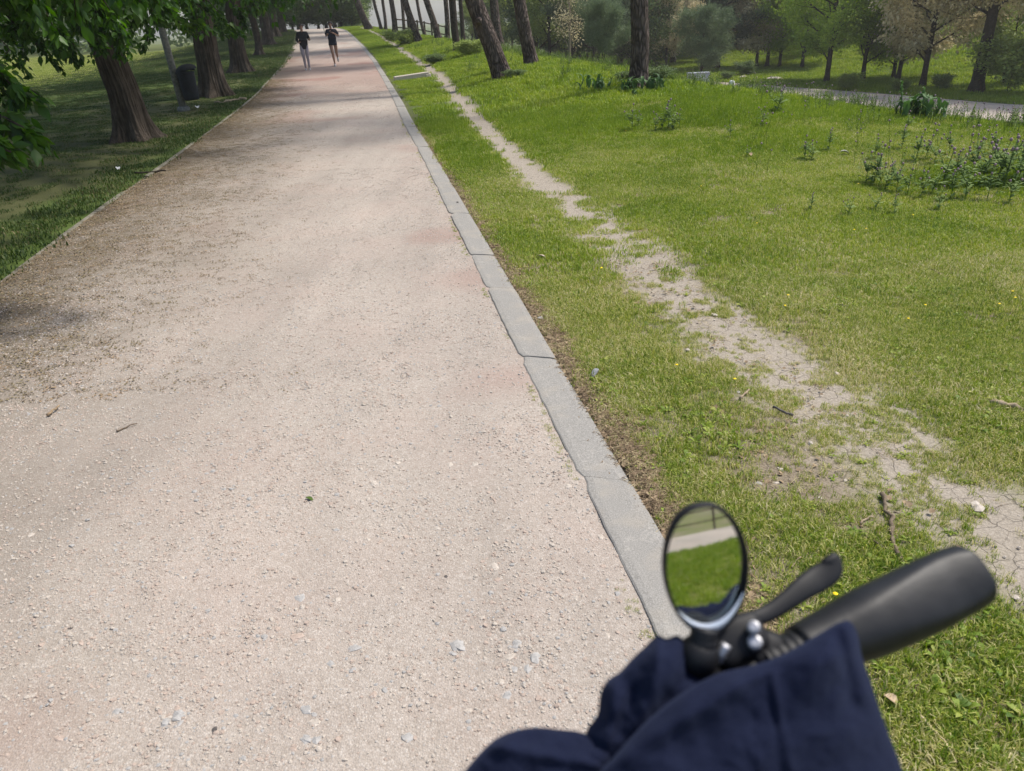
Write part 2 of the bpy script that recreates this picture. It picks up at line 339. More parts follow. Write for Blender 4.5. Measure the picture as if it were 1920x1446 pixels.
def kerb_mat():
    m, nt, p = mat('weathered_concrete', .85, .25); w = wpos(nt)
    n = noise(nt, 220, 3, w, .7); n2 = noise(nt, 5, 5, w); 
    c = ramp(nt, n, [(.28, (.17, .16, .142)), (.5, (.275, .26, .235)), (.75, (.42, .40, .365))])
    c = mixc(nt, ramp(nt, n2, [(.5, (0, 0, 0)), (.75, (.45, .45, .45))]), c, (.42, .36, .28))
    nv = N(nt, 'TexVoronoi', feature='DISTANCE_TO_EDGE'); nv.inputs['Scale'].default_value = 2.6
    dn = N(nt, 'TexNoise'); dn.inputs['Scale'].default_value = 4; dn.inputs['Detail'].default_value = 5; nt.links.new(w, dn.inputs['Vector'])
    dm = N(nt, 'VectorMath', operation='MULTIPLY_ADD'); nt.links.new(dn.outputs['Color'], dm.inputs[0]); dm.inputs[1].default_value = (.5, .5, .5); nt.links.new(w, dm.inputs[2]); nt.links.new(dm.outputs[0], nv.inputs['Vector'])
    vein = N(nt, 'MapRange'); vein.inputs[2].default_value = .012; vein.inputs[3].default_value = .18; vein.inputs[4].default_value = 0; nt.links.new(nv.outputs['Distance'], vein.inputs[0])
    c = mixc(nt, vein.outputs[0], c, (.58, .53, .46))
    nt.links.new(c, p.inputs['Base Color']); bump(nt, p, n, .25, .004); return m
M = {}
M['ground'] = ground_mat(); M['gravel'] = gravel_mat('pink_gravel'); M['kerb'] = kerb_mat()
GR = [(0, (.08, .145, .016)), (.26, (.185, .265, .028)), (.48, (.285, .35, .048)), (.68, (.41, .42, .10)), (.88, (.55, .49, .24)), (1, (.62, .55, .34))]
M['oldkerb'] = simple('mossy_old_concrete', (.10, .095, .065), (.25, .225, .18), 9, .9, .2, .4)
M['grass'] = leafmat('grass_blades', GR, .5, .55, .9, True)
M['lush'] = leafmat('lush_grass', [(0, (.10, .17, .014)), (.4, (.215, .305, .03)), (.7, (.31, .375, .05)), (1, (.42, .44, .11))], .5, .55, .5, True)
M['weed'] = leafmat('weed_green', [(0, (.055, .095, .022)), (.5, (.12, .18, .045)), (1, (.22, .28, .09))], .5, .9, 1, True)
M['leaf'] = leafmat('box_elder_leaf', [(0, (.016, .042, .006)), (.45, (.034, .085, .010)), (.8, (.065, .145, .015)), (1, (.12, .21, .025))], .7, .45, .6)
M['pine'] = leafmat('pine_needles', [(0, (.018, .033, .018)), (.5, (.06, .092, .048)), (1, (.17, .225, .12))], .25, .6, .5)
M['pine2'] = leafmat('young_pine_needles', [(0, (.07, .11, .05)), (.5, (.15, .20, .10)), (1, (.26, .32, .18))], .3, .6, .5)
M['lime'] = leafmat('young_leaf', [(0, (.16, .24, .035)), (.5, (.31, .42, .06)), (1, (.50, .58, .14))], .6, .5, .4)
M['olive'] = leafmat('olive_leaf', [(0, (.11, .15, .035)), (.5, (.24, .30, .075)), (1, (.40, .45, .15))], .5, .5, .4)
M['buff'] = leafmat('buff_seed_clusters', [(0, (.30, .26, .15)), (.5, (.56, .49, .31)), (1, (.74, .67, .48))], .5, .7, .4)
M['dark'] = leafmat('dark_leaf', [(0, (.055, .085, .03)), (.5, (.125, .18, .06)), (1, (.24, .30, .11))], .3, .6, .3)
M['bark'] = barkmat('elm_bark', (.018, .014, .011), (.065, .05, .038), (.15, .12, .095), 16, 2.2, .9)
M['pbark'] = barkmat('pine_bark', (.025, .019, .016), (.13, .095, .08), (.27, .215, .185), 15, 4.5, 1, True)
M['dbark'] = simple('dark_bark', (.025, .02, .016), (.075, .06, .048), 12, .95, .1, .5)
M['gbark'] = simple('pale_bark', (.20, .16, .11), (.38, .31, .22), 14, .9, .15, .4)
M['stone'] = simple('pale_stone', (.38, .325, .27), (.55, .49, .42), 60, .85, .3, .3)
M['bstone'] = simple('bluish_stone', (.30, .285, .265), (.43, .41, .385), 60, .8, .3, .3)
M['rstone'] = simple('reddish_stone', (.36, .28, .225), (.48, .385, .32), 60, .85, .3, .3)
M['dstone'] = simple('dark_stone', (.06, .055, .05), (.14, .12, .11), 60, .85, .3, .3)
M['wood'] = simple('dry_wood', (.22, .165, .11), (.42, .33, .23), 40, .85, .2, .4)
M['twig'] = simple('grey_brown_twig', (.10, .075, .05), (.25, .195, .14), 60, .9, .2, .4)
M['straw'] = simple('straw', (.42, .34, .18), (.60, .50, .30), 50, .8, .2, .1)
M['white'] = simple('whitish_litter', (.60, .60, .56), (.80, .80, .78), 30, .7, .3)
M['yellow'] = simple('dandelion_yellow', (.75, .50, .01), (.9, .68, .02), 300, .7, .2)
M['mauve'] = simple('thistle_head', (.20, .13, .15), (.38, .28, .31), 200, .8, .2)

# ------------------------------------------------------------------ ground sheet
def axis(segs):
    out = [segs[0][0]]
    for a, b, st in segs: out += list(np.linspace(a, b, max(2, int(round((b-a)/st))+1))[1:])
    return np.array(out)
gx = axis([(-700, -200, 100), (-200, -60, 10), (-60, -20, 1), (-20, -8, .35), (-8, -1, .12), (-1, 4.5, .045), (4.5, 10, .15), (10, 40, .6), (40, 70, 1.2), (70, 200, 10), (200, 700, 100)])
gy = axis([(-700, -200, 100), (-200, -40, 10), (-40, -8, .8), (-8, 0, .25), (0, 7, .05), (7, 14, .12), (14, 30, .25), (30, 80, .6), (80, 160, 2), (160, 400, 20), (400, 900, 100)])
X, Y = np.meshgrid(gx, gy); Z = G(X, Y)
inpath = (X > xli(Y)-.02) & (X < xro(Y)+.02) & (Y < 130)
onm = ss(-.03, .0, X-xli(Y))*ss(-.03, .0, xro(Y)-X)*(Y < 125)
tm = trail_mask(X, Y); bm_ = bare_mask(X, Y)
Z = Z-.07*onm-.012*tm*(1-onm)+(fbm(X*9, Y*9, 41, 2)-.5)*.014*(np.hypot(X, Y) < 14)-.01*(1-ss(0, .25, X-xro(Y)))
nx, ny = len(gx), len(gy)
I = np.arange(nx*ny).reshape(ny, nx)
Fq = np.stack([I[:-1, :-1], I[:-1, 1:], I[1:, 1:], I[1:, :-1]], -1).reshape(-1, 4)
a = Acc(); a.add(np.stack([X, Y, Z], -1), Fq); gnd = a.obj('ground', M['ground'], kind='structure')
def setattr_f(me, n, v):
    q = me.attributes.new(n, 'FLOAT', 'POINT'); q.data.foreach_set('value', np.asarray(v, np.float32).ravel())
# a second pale lane crosses the valley; it is a sheet of its own
setattr_f(gnd.data, 'shaded_mould', 1.0*(X < xli(Y)+.5)); setattr_f(gnd.data, 'trail', tm); setattr_f(gnd.data, 'bare', bm_)
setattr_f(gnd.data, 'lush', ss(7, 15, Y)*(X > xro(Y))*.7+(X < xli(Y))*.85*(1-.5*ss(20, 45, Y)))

# ------------------------------------------------------------------ haze
a = Acc(); b_ = 930.; V = np.array([(sx*b_, sy*b_, z) for z in (-5.5, 16.) for sy in (-1, 1) for sx in (-1, 1)]); a.add(V, [(0, 2, 3, 1), (4, 5, 7, 6), (0, 1, 5, 4), (2, 6, 7, 3), (0, 4, 6, 2), (1, 3, 7, 5)])
hm = bpy.data.materials.new('haze'); hm.use_nodes = True; hm.node_tree.nodes.clear(); pv = hm.node_tree.nodes.new('ShaderNodeVolumePrincipled'); ho = hm.node_tree.nodes.new('ShaderNodeOutputMaterial')
pv.inputs['Color'].default_value = (.96, .93, .87, 1); pv.inputs['Density'].default_value = .0009; pv.inputs['Anisotropy'].default_value = .3; hm.node_tree.links.new(pv.outputs[0], ho.inputs['Volume'])
a.obj('haze', hm, kind='stuff', smooth=False)
# ------------------------------------------------------------------ gravel path sheet
py_ = axis([(-30, 0, .5), (0, 9, .06), (9, 30, .25), (30, 110, .8)]); us = axis([(0, .06, .02), (.06, 1, .0235)])
U, YY = np.meshgrid(us, py_); XL = xli(YY); XR = xri(YY)+.10; XX = XL+(XR-XL)*U
ZZ = base(YY)-.006+(fbm(XX*1.2, YY*1.2, 51)-.5)*.03*ss(0, .2, U)*ss(0, .2, 1-U)+(fbm(XX*7, YY*7, 52, 3)-.5)*.012+.012*ss(.15, 0, XX-XL)
def path_z(x, y):
    xl = xli(y); xr = xri(y)+.10; u = (x-xl)/(xr-xl)
    return base(y)-.006+(fbm(x*1.2, y*1.2, 51)-.5)*.03*ss(0, .2, u)*ss(0, .2, 1-u)+(fbm(x*7, y*7, 52, 3)-.5)*.012+.012*ss(.15, 0, x-xl)
def litter(x, y):  # left-edge mask: fallen litter and painted tree shade together
    dl = x-xli(y); n = fbm(x*1.4, y*1.4, 61, 4); w = 1.55-.8*ss(12, 24, y)+.5*(fbm(y*.3, y*0, 62)-.5)
    return np.clip(1-ss(-.5, w+.9, dl+(n-.5)*.9), 0, 1)*.85*(1-.6*ss(30, 50, y))
def redm(x, y): return .55*ss(17, 26, y+(fbm(x, y, 71)-.5)*8)*(1-ss(34, 48, y))+.5*ss(.6, .75, fbm(x*.7, y*.7, 72))
I = np.arange(XX.size).reshape(XX.shape); Fq = np.stack([I[:-1, :-1], I[:-1, 1:], I[1:, 1:], I[1:, :-1]], -1).reshape(-1, 4)
a = Acc(); a.add(np.stack([XX, YY, ZZ], -1), Fq); path = a.obj('gravel_path', M['gravel'], kind='structure')
setattr_f(path.data, 'litter', litter(XX, YY)); setattr_f(path.data, 'red', redm(XX, YY))

# ------------------------------------------------------------------ kerbs, stone by stone
kerb = empty('kerb', (0, 0, 0), kind='structure', label='grey concrete edging of flush stones along the right side of the gravel path')
YJ = [hit(*p, G0)[1] for p in ((1085, 893), (978, 668), (913, 540), (873, 478), (855, 400), (822, 352), (800, 305), (785, 275))]
YJ = sorted([2.56-1.2*i for i in range(1, 9)]+[y for y in YJ])
while YJ[-1] < 82: YJ.append(YJ[-1]+1.18)
rng = np.random.RandomState(4)
for i in range(len(YJ)-1):
    y0, y1 = YJ[i]+.003, YJ[i+1]-.003; n = 26 if y1 < 9 and y0 > 0 else (8 if y1 < 20 else 3); yy = np.linspace(y0, y1, n)
    skew = .10; xi = xri(yy); xo = xro(yy); near = 1 if y1 < 9 else .4
    kx = np.arange(y0-.3, y1+.3, .11); kv = np.where(hsh((kx*9).astype(int), kx.astype(int)*0, 85) > .72, hsh((kx*9).astype(int), kx.astype(int)*0, 86)*.013, 0); chip = np.interp(yy, kx, kv)*near*.35+(fbm(yy*30, yy*0, 82, 2)-.5)*.007*near
    chip[0] += .03*near*rng.rand(); chip[-1] += .05*near*rng.rand()**2; chip[-2] += .02*near*rng.rand()
    xi = xi+chip; dz = (rng.rand()-.5)*.008; tl = (rng.rand()-.5)*.012
    fr = np.array([0, .03, .17, .30, .55, .8, .97, 1.]); zt = np.array([-.004, .0, .003, .0025, .003, .004, .0015, -.008]); rows = []
    for k in range(n):
        x = xi[k]+(xo[k]-xi[k])*fr; yk = yy[k]-(fr)*skew*.6; e_ = -.003 if k in (0, n-1) else 0
        z = base(yk)+.004+zt+dz+tl*fr+e_
        rows.append(np.stack([np.concatenate([[x[0]], x, [x[-1]]]), np.concatenate([[yk[0]], yk, [yk[-1]]]), np.concatenate([[z[0]-.1], z, [z[-1]-.1]])], 1))
    V = np.array(rows); c = V.shape[1]; I = np.arange(n*c).reshape(n, c)
    F = np.stack([I[:-1, :-1], I[:-1, 1:], I[1:, 1:], I[1:, :-1]], -1).reshape(-1, 4)
    a = Acc(); a.add(V, F)
    for rr in (I[0], I[-1]):
        g = [[rr[j], rr[j+1], rr[c-2-j], rr[c-1-j]] for j in range(c//2-1)]; a.F[4].append(np.array(g)); a.M[4].append(np.zeros(len(g), int))
    a.obj('kerb_stone', M['kerb'], kerb, smooth=False)
kerb2 = empty('edging', (0, 0, 0), kind='structure', label='thin stone edging between the left side of the gravel path and the shaded lawn')
y = -3.
while y < 74:
    y1 = y+1.0; n = 6; yy = np.linspace(y+.005, y1-.005, n); a = Acc(); dz = (rng.rand()-.5)*.02
    for_ = []
    for k in range(n):
        xr_ = xli(yy[k])+.01+(rng.rand()-.5)*.006; xl_ = xr_-.062; zb = base(yy[k])+dz-.012
        for_.append([(xr_, yy[k], zb-.08), (xr_, yy[k], zb+.018), (xr_-.015, yy[k], zb+.028), (xl_+.015, yy[k], zb+.028), (xl_, yy[k], zb+.018), (xl_, yy[k], zb-.08)])
    V = np.array(for_); I = np.arange(n*6).reshape(n, 6)
    a.add(V, np.stack([I[:-1, :-1], I[:-1, 1:], I[1:, 1:], I[1:, :-1]], -1).reshape(-1, 4))
    for rr in (I[0], I[-1]): a.F[4].append(np.array([[rr[0], rr[1], rr[4], rr[5]], [rr[1], rr[2], rr[3], rr[4]]])); a.M[4].append(np.zeros(2, int))
    a.obj('edging_stone', M['oldkerb'], kerb2, smooth=False); y = y1

# ------------------------------------------------------------------ far lane in the valley, and the lane behind that the mirror sees
def ribbon(name, C, w, mtl, lift=.03, label=None, nu=14):
    C = np.array(C, float); t = np.concatenate([[0], np.cumsum(np.linalg.norm(np.diff(C, axis=0), axis=1))]); tt = np.arange(0, t[-1], .5)
    P = np.stack([np.interp(tt, t, C[:, 0]), np.interp(tt, t, C[:, 1])], 1); T = np.gradient(P, axis=0); T /= np.linalg.norm(T, axis=1, keepdims=True); Nn = np.stack([-T[:, 1], T[:, 0]], 1)
    uu = np.linspace(-.5, .5, nu); wob = (fbm(tt*.4, tt*0, 91)-.5)*1.2
    A = P[:, None]+Nn[:, None]*(uu[None, :, None]*(w+wob[:, None, None]))
    z = G(A[..., 0], A[..., 1])+lift-.05*(abs(uu)[None] > .47)
    I = np.arange(z.size).reshape(z.shape); a = Acc(); a.add(np.dstack([A, z]), np.stack([I[:-1, :-1], I[:-1, 1:], I[1:, 1:], I[1:, :-1]], -1).reshape(-1, 4))
    o = a.obj(name, mtl, kind='structure', label=label); setattr_f(o.data, 'litter', 0*z); setattr_f(o.data, 'red', 0*z); return o
pf = [(2, 80), (8, 62), (13.0-1.5, 52), (17, 42), (22.0, 31.0), (26, 22), (31, 8)]
lane_far = ribbon('far_path', [(x-2.2, y-1.0) for x, y in pf], 6.0, M['gravel'], .06, 'pale path curving through the valley beyond the lawn')
lane_back = ribbon('rear_path', [(-14, -13.2), (2, -11.0), (12, -9.6), (30, -7.5)], 3.6, M['gravel'], .05, 'pale path behind the viewer, seen only in the handlebar mirror')

# ------------------------------------------------------------------ instanced ground cover (stuff)
def scatter(name, P, rot, scl, idx, sources, label=None, kind='stuff'):
    me = bpy.data.meshes.new(name); n = len(P); me.vertices.add(n); me.vertices.foreach_set('co', np.asarray(P, np.float32).ravel())
    q = me.attributes.new('rot', 'FLOAT_VECTOR', 'POINT'); q.data.foreach_set('vector', np.asarray(rot, np.float32).ravel())
    q = me.attributes.new('scl', 'FLOAT', 'POINT'); q.data.foreach_set('value', np.asarray(scl, np.float32))
    q = me.attributes.new('idx', 'INT', 'POINT'); q.data.foreach_set('value', np.asarray(idx, np.int32))
    o = bpy.data.objects.new(name, me); put(o, kind=kind, label=label)
    ng = bpy.data.node_groups.new(name, 'GeometryNodeTree')
    ng.interface.new_socket('Geometry', in_out='INPUT', socket_type='NodeSocketGeometry'); ng.interface.new_socket('Geometry', in_out='OUTPUT', socket_type='NodeSocketGeometry')
    gi = ng.nodes.new('NodeGroupInput'); go = ng.nodes.new('NodeGroupOutput'); ip = ng.nodes.new('GeometryNodeInstanceOnPoints')
    gj = ng.nodes.new('GeometryNodeJoinGeometry')
    for s in sources[::-1]:
        oi = ng.nodes.new('GeometryNodeObjectInfo'); oi.inputs['Object'].default_value = s; oi.inputs['As Instance'].default_value = True
        ng.links.new(oi.outputs['Geometry'], gj.inputs[0])
    def na(nm, t):
        k = ng.nodes.new('GeometryNodeInputNamedAttribute'); k.data_type = t; k.inputs[0].default_value = nm; return k.outputs[0]
    ng.links.new(gi.outputs[0], ip.inputs['Points']); ng.links.new(gj.outputs[0], ip.inputs['Instance']); ip.inputs['Pick Instance'].default_value = True
    ng.links.new(na('idx', 'INT'), ip.inputs['Instance Index']); ng.links.new(na('scl', 'FLOAT'), ip.inputs['Scale'])
    er = ng.nodes.new('FunctionNodeEulerToRotation'); ng.links.new(na('rot', 'FLOAT_VECTOR'), er.inputs[0]); ng.links.new(er.outputs[0], ip.inputs['Rotation'])
    ng.links.new(ip.outputs[0], go.inputs[0]); md = o.modifiers.new('scatter', 'NODES'); md.node_group = ng; return o
def source(acc, name, mats, smooth=True):
    if not isinstance(mats, (list, tuple)): mats = [mats]
    return bpy.data.objects.new(name, acc.mesh(name, mats, smooth))
def tuft(seed, nb, radius, h, w, dry=.2, lean=.6, tlo=0, thi=.75):
    rng = np.random.RandomState(seed); a = Acc(); V = []; F = []; T = []
    for i in range(nb):
        r_ = radius*math.sqrt(rng.rand()); th = rng.rand()*6.283; bx, by = r_*math.cos(th), r_*math.sin(th)
        az = rng.rand()*6.283; hh = h*(.45+.75*rng.rand()); ln = lean*(rng.rand()**1.0)*hh*1.3; ww = w*(.6+.8*rng.rand())
        d = np.array([math.cos(az), math.sin(az), 0]); s = np.array([-d[1], d[0], 0])*ww/2; b = np.array([bx, by, -.004])
        zz = hh*max(.25, 1-.35*lean*rng.rand()); p1 = b+d*ln*.35+np.array([0, 0, zz*.6]); p2 = b+d*ln+np.array([0, 0, zz*(1-.45*min(1, ln/hh))])
        k = len(V); V += [b-s, b+s, p1-s*.8, p1+s*.8, p2]; F += [(k, k+1, k+3), (k, k+3, k+2), (k+2, k+3, k+4)]
        t = (.95+.1*rng.rand()) if rng.rand() < dry else tlo+(thi-tlo)*rng.rand(); T += [t]*5
    a.add(np.array(V), np.array(F), 0, np.array(T)); return a
def bigleaf_tuft(seed, n=9, L=.05, wd=.018):
    rng = np.random.RandomState(seed); a = Acc()
    for i in range(n):
        az = i*2.4+rng.rand(); d = np.array([math.cos(az), math.sin(az), 0]); s = np.array([-d[1], d[0], 0]); l = L*(.6+.6*rng.rand()); w = wd*(.7+.5*rng.rand())
        z1 = .3+.5*rng.rand(); P = [(.0, .15), (.35, .75), (.7, 1), (1, 0)]
        V = []; 
        for u_, ww in P:
            c = d*l*u_+np.array([0, 0, l*z1*math.sin(u_*2.2)*.8]); V += [c-s*w/2*ww, c+s*w/2*ww]
        V = np.array(V); a.add(V, [(0, 1, 3, 2), (2, 3, 5, 4), (4, 5, 7, 6)], 0, rng.rand()*.6)
    return a
tn = [source(tuft(i, 26, .035, .038, .0026, dry=[.03, .06, .15, .45, .1, .25][i]), 'tuft', M['grass']) for i in range(6)]
tn += [source(bigleaf_tuft(20+i, 8, .032, .013), 'tuft', M['grass']) for i in range(2)]
tn += [source(tuft(30+i, 16, .02, .085, .0034, dry=.1, lean=.5, tlo=-.1, thi=.35), 'tuft', M['grass']) for i in range(2)]
tmid = [source(tuft(40+i, 60, .10, .045, .0050, dry=[.04, .06, .10, .38, .1][i]), 'tuft', M['grass']) for i in range(5)]
tmid += [source(tuft(46+i, 34, .06, .10, .006, dry=.05, lean=.5, tlo=0, thi=.5), 'tuft', M['lush']) for i in range(3)]
tfar = [source(tuft(50+i, 80, .24, .12, .012, dry=.04, lean=.6, tlo=.1, thi=.85), 'tuft', M['lush']) for i in range(5)]
tfar += [source(tuft(56+i, 60, .24, .07, .011, dry=.15, lean=.6), 'tuft', M['grass']) for i in range(2)]
M['shadedgrass'] = leafmat('grass_darkened_for_shade', [(0, (.028, .055, .010)), (.5, (.06, .10, .018)), (.8, (.11, .13, .038)), (1, (.20, .16, .08))], .4, .6, .9, True)  # grass colours darkened to put the tree shade into the left lawn
tdk = [source(tuft(60+i, 60, .20, .05, .010, dry=.12, lean=.7, tlo=0, thi=.6), 'tuft', M['shadedgrass']) for i in range(4)]
def proj(P):
    d = P-CAM; z = d@fw; return 960+FPX*(d@rv)/z, 723-FPX*(d@uv)/z, z
def region(n, x0, x1, y0, y1, seed, mx=260, top=-40):
    rng = np.random.RandomState(seed); x = x0+(x1-x0)*rng.rand(n); y = y0+(y1-y0)*rng.rand(n)
    P = np.stack([x, y, G(x, y)], 1); px, py, z = proj(P); k = (z > .2) & (px > -mx) & (px < 1920+mx) & (py < 1446+mx) & (py > top)
    return P[k], rng
def grassz(P): return P[:, 2]-.012*trail_mask(P[:, 0], P[:, 1])-.01*(1-ss(0, .25, P[:, 0]-xro(P[:, 1])))
# near lawn
P, rng = region(230000, .0, 8.5, .9, 5.2, 1); x, y = P[:, 0], P[:, 1]
tm = trail_mask(x, y); bmk = bare_mask(x, y); cl = fbm(x*9, y*9, 101, 3)
keep = ((1-bmk*.93)*(1-tm*.97)+tm*ss(.50, .66, cl)*.7 > rng.rand(len(x))) & (x > xro(y)+.005) & (rng.rand(len(x)) < .82*ss(.15, .45, cl+.15))
P = P[keep]; x, y = P[:, 0], P[:, 1]; n = len(P); lush = fbm(x*1.1, y*1.1, 103)+.12*np.exp(-((x-xro(y)-.45)/.25)**2); tm = tm[keep]
idx = np.where(lush+.16*rng.randn(n) > .62, rng.choice([0, 1, 8, 9, 4, 0, 1, 4, 0, 1, 8, 4, 9, 6], n), rng.choice([1, 2, 3, 4, 5, 2, 3, 3, 5], n)); idx = np.where((rng.rand(n) < .03*ss(.45, .6, fbm(x*2.5, y*2.5, 104))*2), 7, idx); P[:, 2] = grassz(P); idx = np.where((fbm(x*1.2+9, y*1.2, 113)+.12*rng.randn(n) > .54), 3, idx)
scl = (.5+.7*rng.rand(n))*(.75+.4*ss(.4, .65, lush))*(1-.35*tm)*np.where((idx > 7), .62, 1)
rot = np.stack([(rng.rand(n)-.5)*.4, (rng.rand(n)-.5)*.4, rng.rand(n)*6.28], 1)
scatter('grass', P, rot, scl, idx, tn, 'short mown grass with dry patches beside the kerb'); print('near grass', n)
# middle lawn
P, rng = region(230000, -4, 16, 5, 14.5, 2); x, y = P[:, 0], P[:, 1]
tm = trail_mask(x, y); bmk = bare_mask(x, y); cl = fbm(x*6, y*6, 105, 3)
keep = ((1-bmk*.85)*(1-tm*.96)+tm*ss(.5, .68, cl)*.5 > rng.rand(len(x))) & (x > xro(y)+.04) & (x < Xc(y)+3) & ((y < 8) | (tm < .15+.9*rng.rand(len(x))**2)) & (rng.rand(len(x)) < .60)
P = P[keep]; x, y = P[:, 0], P[:, 1]; n = len(P); lush = fbm(x*.8, y*.8, 107)+.3*ss(8, 12.5, y)-.02+.45*np.exp(-((x-4.9)/1.2)**2-((y-7.7)/.8)**2); P[:, 2] = grassz(P)
idx = np.where(lush+.13*rng.randn(n) > .66, rng.choice([5, 6, 7, 0], n), rng.choice([0, 1, 2, 3, 4], n)); idx = np.where((fbm(x*.9+4, y*.9, 117)+.10*rng.randn(n) > .55) & (idx < 5), 3, idx); scl = (.6+.6*rng.rand(n))*(.85+.35*ss(.5, .8, lush))*np.where(idx > 4, .42+.4*np.maximum(ss(8, 12.5, y), np.exp(-((x-4.9)/1.2)**2-((y-7.7)/.8)**2)), 1)
rot = np.stack([(rng.rand(n)-.5)*.3, (rng.rand(n)-.5)*.3, rng.rand(n)*6.28], 1)
scatter('grass', P, rot, scl, idx, tmid, 'green and straw coloured grass in the middle of the lawn'); print('mid grass', n)
# far lawn up to the crest
P, rng = region(160000, -26, 22, 14, 84, 3); x, y = P[:, 0], P[:, 1]; tm = trail_mask(x, y)
keep = (x > xro(y)+.12) & (x < Xc(y)+3.5) & (tm < .04+.75*rng.rand(len(x))**4) & (rng.rand(len(x)) < .9)
P = P[keep]; x, y = P[:, 0], P[:, 1]; n = len(P)
idx = np.where(rng.rand(n) < .85, rng.randint(0, 5, n), rng.randint(5, 7, n)); scl = (.5+.6*rng.rand(n))*(.75+.5*fbm(x*.5, y*.5, 109))*(.55+.45*ss(0, 1.0, x-xro(y)))
rot = np.stack([rng.rand(n)*0, rng.rand(n)*0, rng.rand(n)*6.28], 1)
scatter('grass', P, rot, scl, idx, tfar, 'lush bright grass of the rising lawn under the pines'); print('far grass', n)
# left lawn
P, rng = region(190000, -60, -2.5, 3, 80, 4, 500); x, y = P[:, 0], P[:, 1]; bmk = bare_mask(x, y); dl = xli(y)-x
keep = (dl > .1) & ((1-bmk*.9)*np.where(dl < .9, 1.0, .8) > rng.rand(len(x)))
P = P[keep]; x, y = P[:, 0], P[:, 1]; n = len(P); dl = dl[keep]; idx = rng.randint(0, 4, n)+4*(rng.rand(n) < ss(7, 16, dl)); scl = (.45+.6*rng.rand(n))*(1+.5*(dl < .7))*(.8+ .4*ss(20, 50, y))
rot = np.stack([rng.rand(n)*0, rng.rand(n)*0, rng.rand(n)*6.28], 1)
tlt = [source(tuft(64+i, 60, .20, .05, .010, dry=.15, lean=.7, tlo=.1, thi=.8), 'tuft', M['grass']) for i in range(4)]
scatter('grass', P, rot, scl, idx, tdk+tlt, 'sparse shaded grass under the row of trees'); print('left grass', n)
# valley slope grass and undergrowth beyond the far lane
P, rng = region(90000, 0, 70, 18, 95, 5, 300); x, y = P[:, 0], P[:, 1]; t = (x-Xc(y))*.93
pfc = np.array([(a-2.2, b-1.0) for a, b in pf]); dlane = pldist(x, y, pfc)
keep = (t > 9) & (dlane > 3.1) & (rng.rand(len(x)) < .7); P = P[keep]; x, y = P[:, 0], P[:, 1]; n = len(P)
idx = rng.randint(0, 5, n); scl = (1.0+1.4*rng.rand(n)); rot = np.stack([rng.rand(n)*0, rng.rand(n)*0, rng.rand(n)*6.28], 1)
scatter('undergrowth', P, rot, scl, idx, tfar, 'grass and low undergrowth on the bank beyond the far path')
# lawn behind the viewer, for the mirror
rng = np.random.RandomState(6); n = 26000; x = 1.5+14*rng.rand(n); y = -9.3+10*rng.rand(n); k = x > xro(y)+.1; x, y = x[k], y[k]; k = pldist(x, y, np.array([(-14, -13.2), (2, -11.0), (12, -9.6), (30, -7.5)])) > 1.9; x, y = x[k], y[k]; n = len(x)
scatter('grass', np.stack([x, y, G(x, y)], 1), np.stack([x*0, x*0, rng.rand(n)*6.28], 1), .8+.6*rng.rand(n), rng.randint(0, 8, n), tmid, 'lawn behind the viewer, seen in the mirror')
# tall weeds along the crest
tw = []
for s in range(4):
    r_ = np.random.RandomState(200+s); a = Acc()
    for k in range(7):
        b = np.array([r_.randn()*.10, r_.randn()*.10, 0]); h = .22+.2*r_.rand(); d = np.array([r_.randn()*.05, r_.randn()*.05, h])
        addtube(a, [b, b+d*.5, b+d], [.004, .003, .002], 3, 0, .4, False)
        for q in range(9):
            u_ = .25+.72*q/9; az = r_.rand()*6.28; c = b+d*u_; dd = np.array([math.cos(az), math.sin(az), .7]); l = .05*(1.2-u_)+.02; s_ = np.array([-dd[1], dd[0], 0])*.012
            a.add([c-s_*.4, c+s_*.4, c+dd*l*.5+s_, c+dd*l*.5-s_, c+dd*l], [(0, 1, 2), (0, 2, 3), (3, 2, 4)], 0, r_.rand())
        if r_.rand() < .6: blob(a, b+d, .008, k, 1, .5, 5, 4)
    tw.append(source(a, 'weed', [M['weed'], M['mauve']]))
P, rng = region(14000, -8, 16, 6.6, 40, 7); x, y = P[:, 0], P[:, 1]; t = (x-Xc(y))*.93
pr = np.exp(-((t+.4)/.8)**2)*.9+.13*ss(-4, -1, t)*(t < 0); pr = pr+.18*np.exp(-((x-5.0)/1.1)**2-((y-7.6)/.55)**2)*(y > 6.6); pr = pr*(t < 1.5)*(.25+fbm(x, y, 111)); k = rng.rand(len(x)) < pr*.9*np.where(y > 20, .5, 1); P = P[k]; n = len(P)
scatter('tall_weeds', P, np.stack([rng.rand(n)*.2, rng.rand(n)*.2, rng.rand(n)*6.28], 1), .4+.5*rng.rand(n), rng.randint(0, 4, n), tw, 'tall feathery weeds fringing the far edge of the lawn')
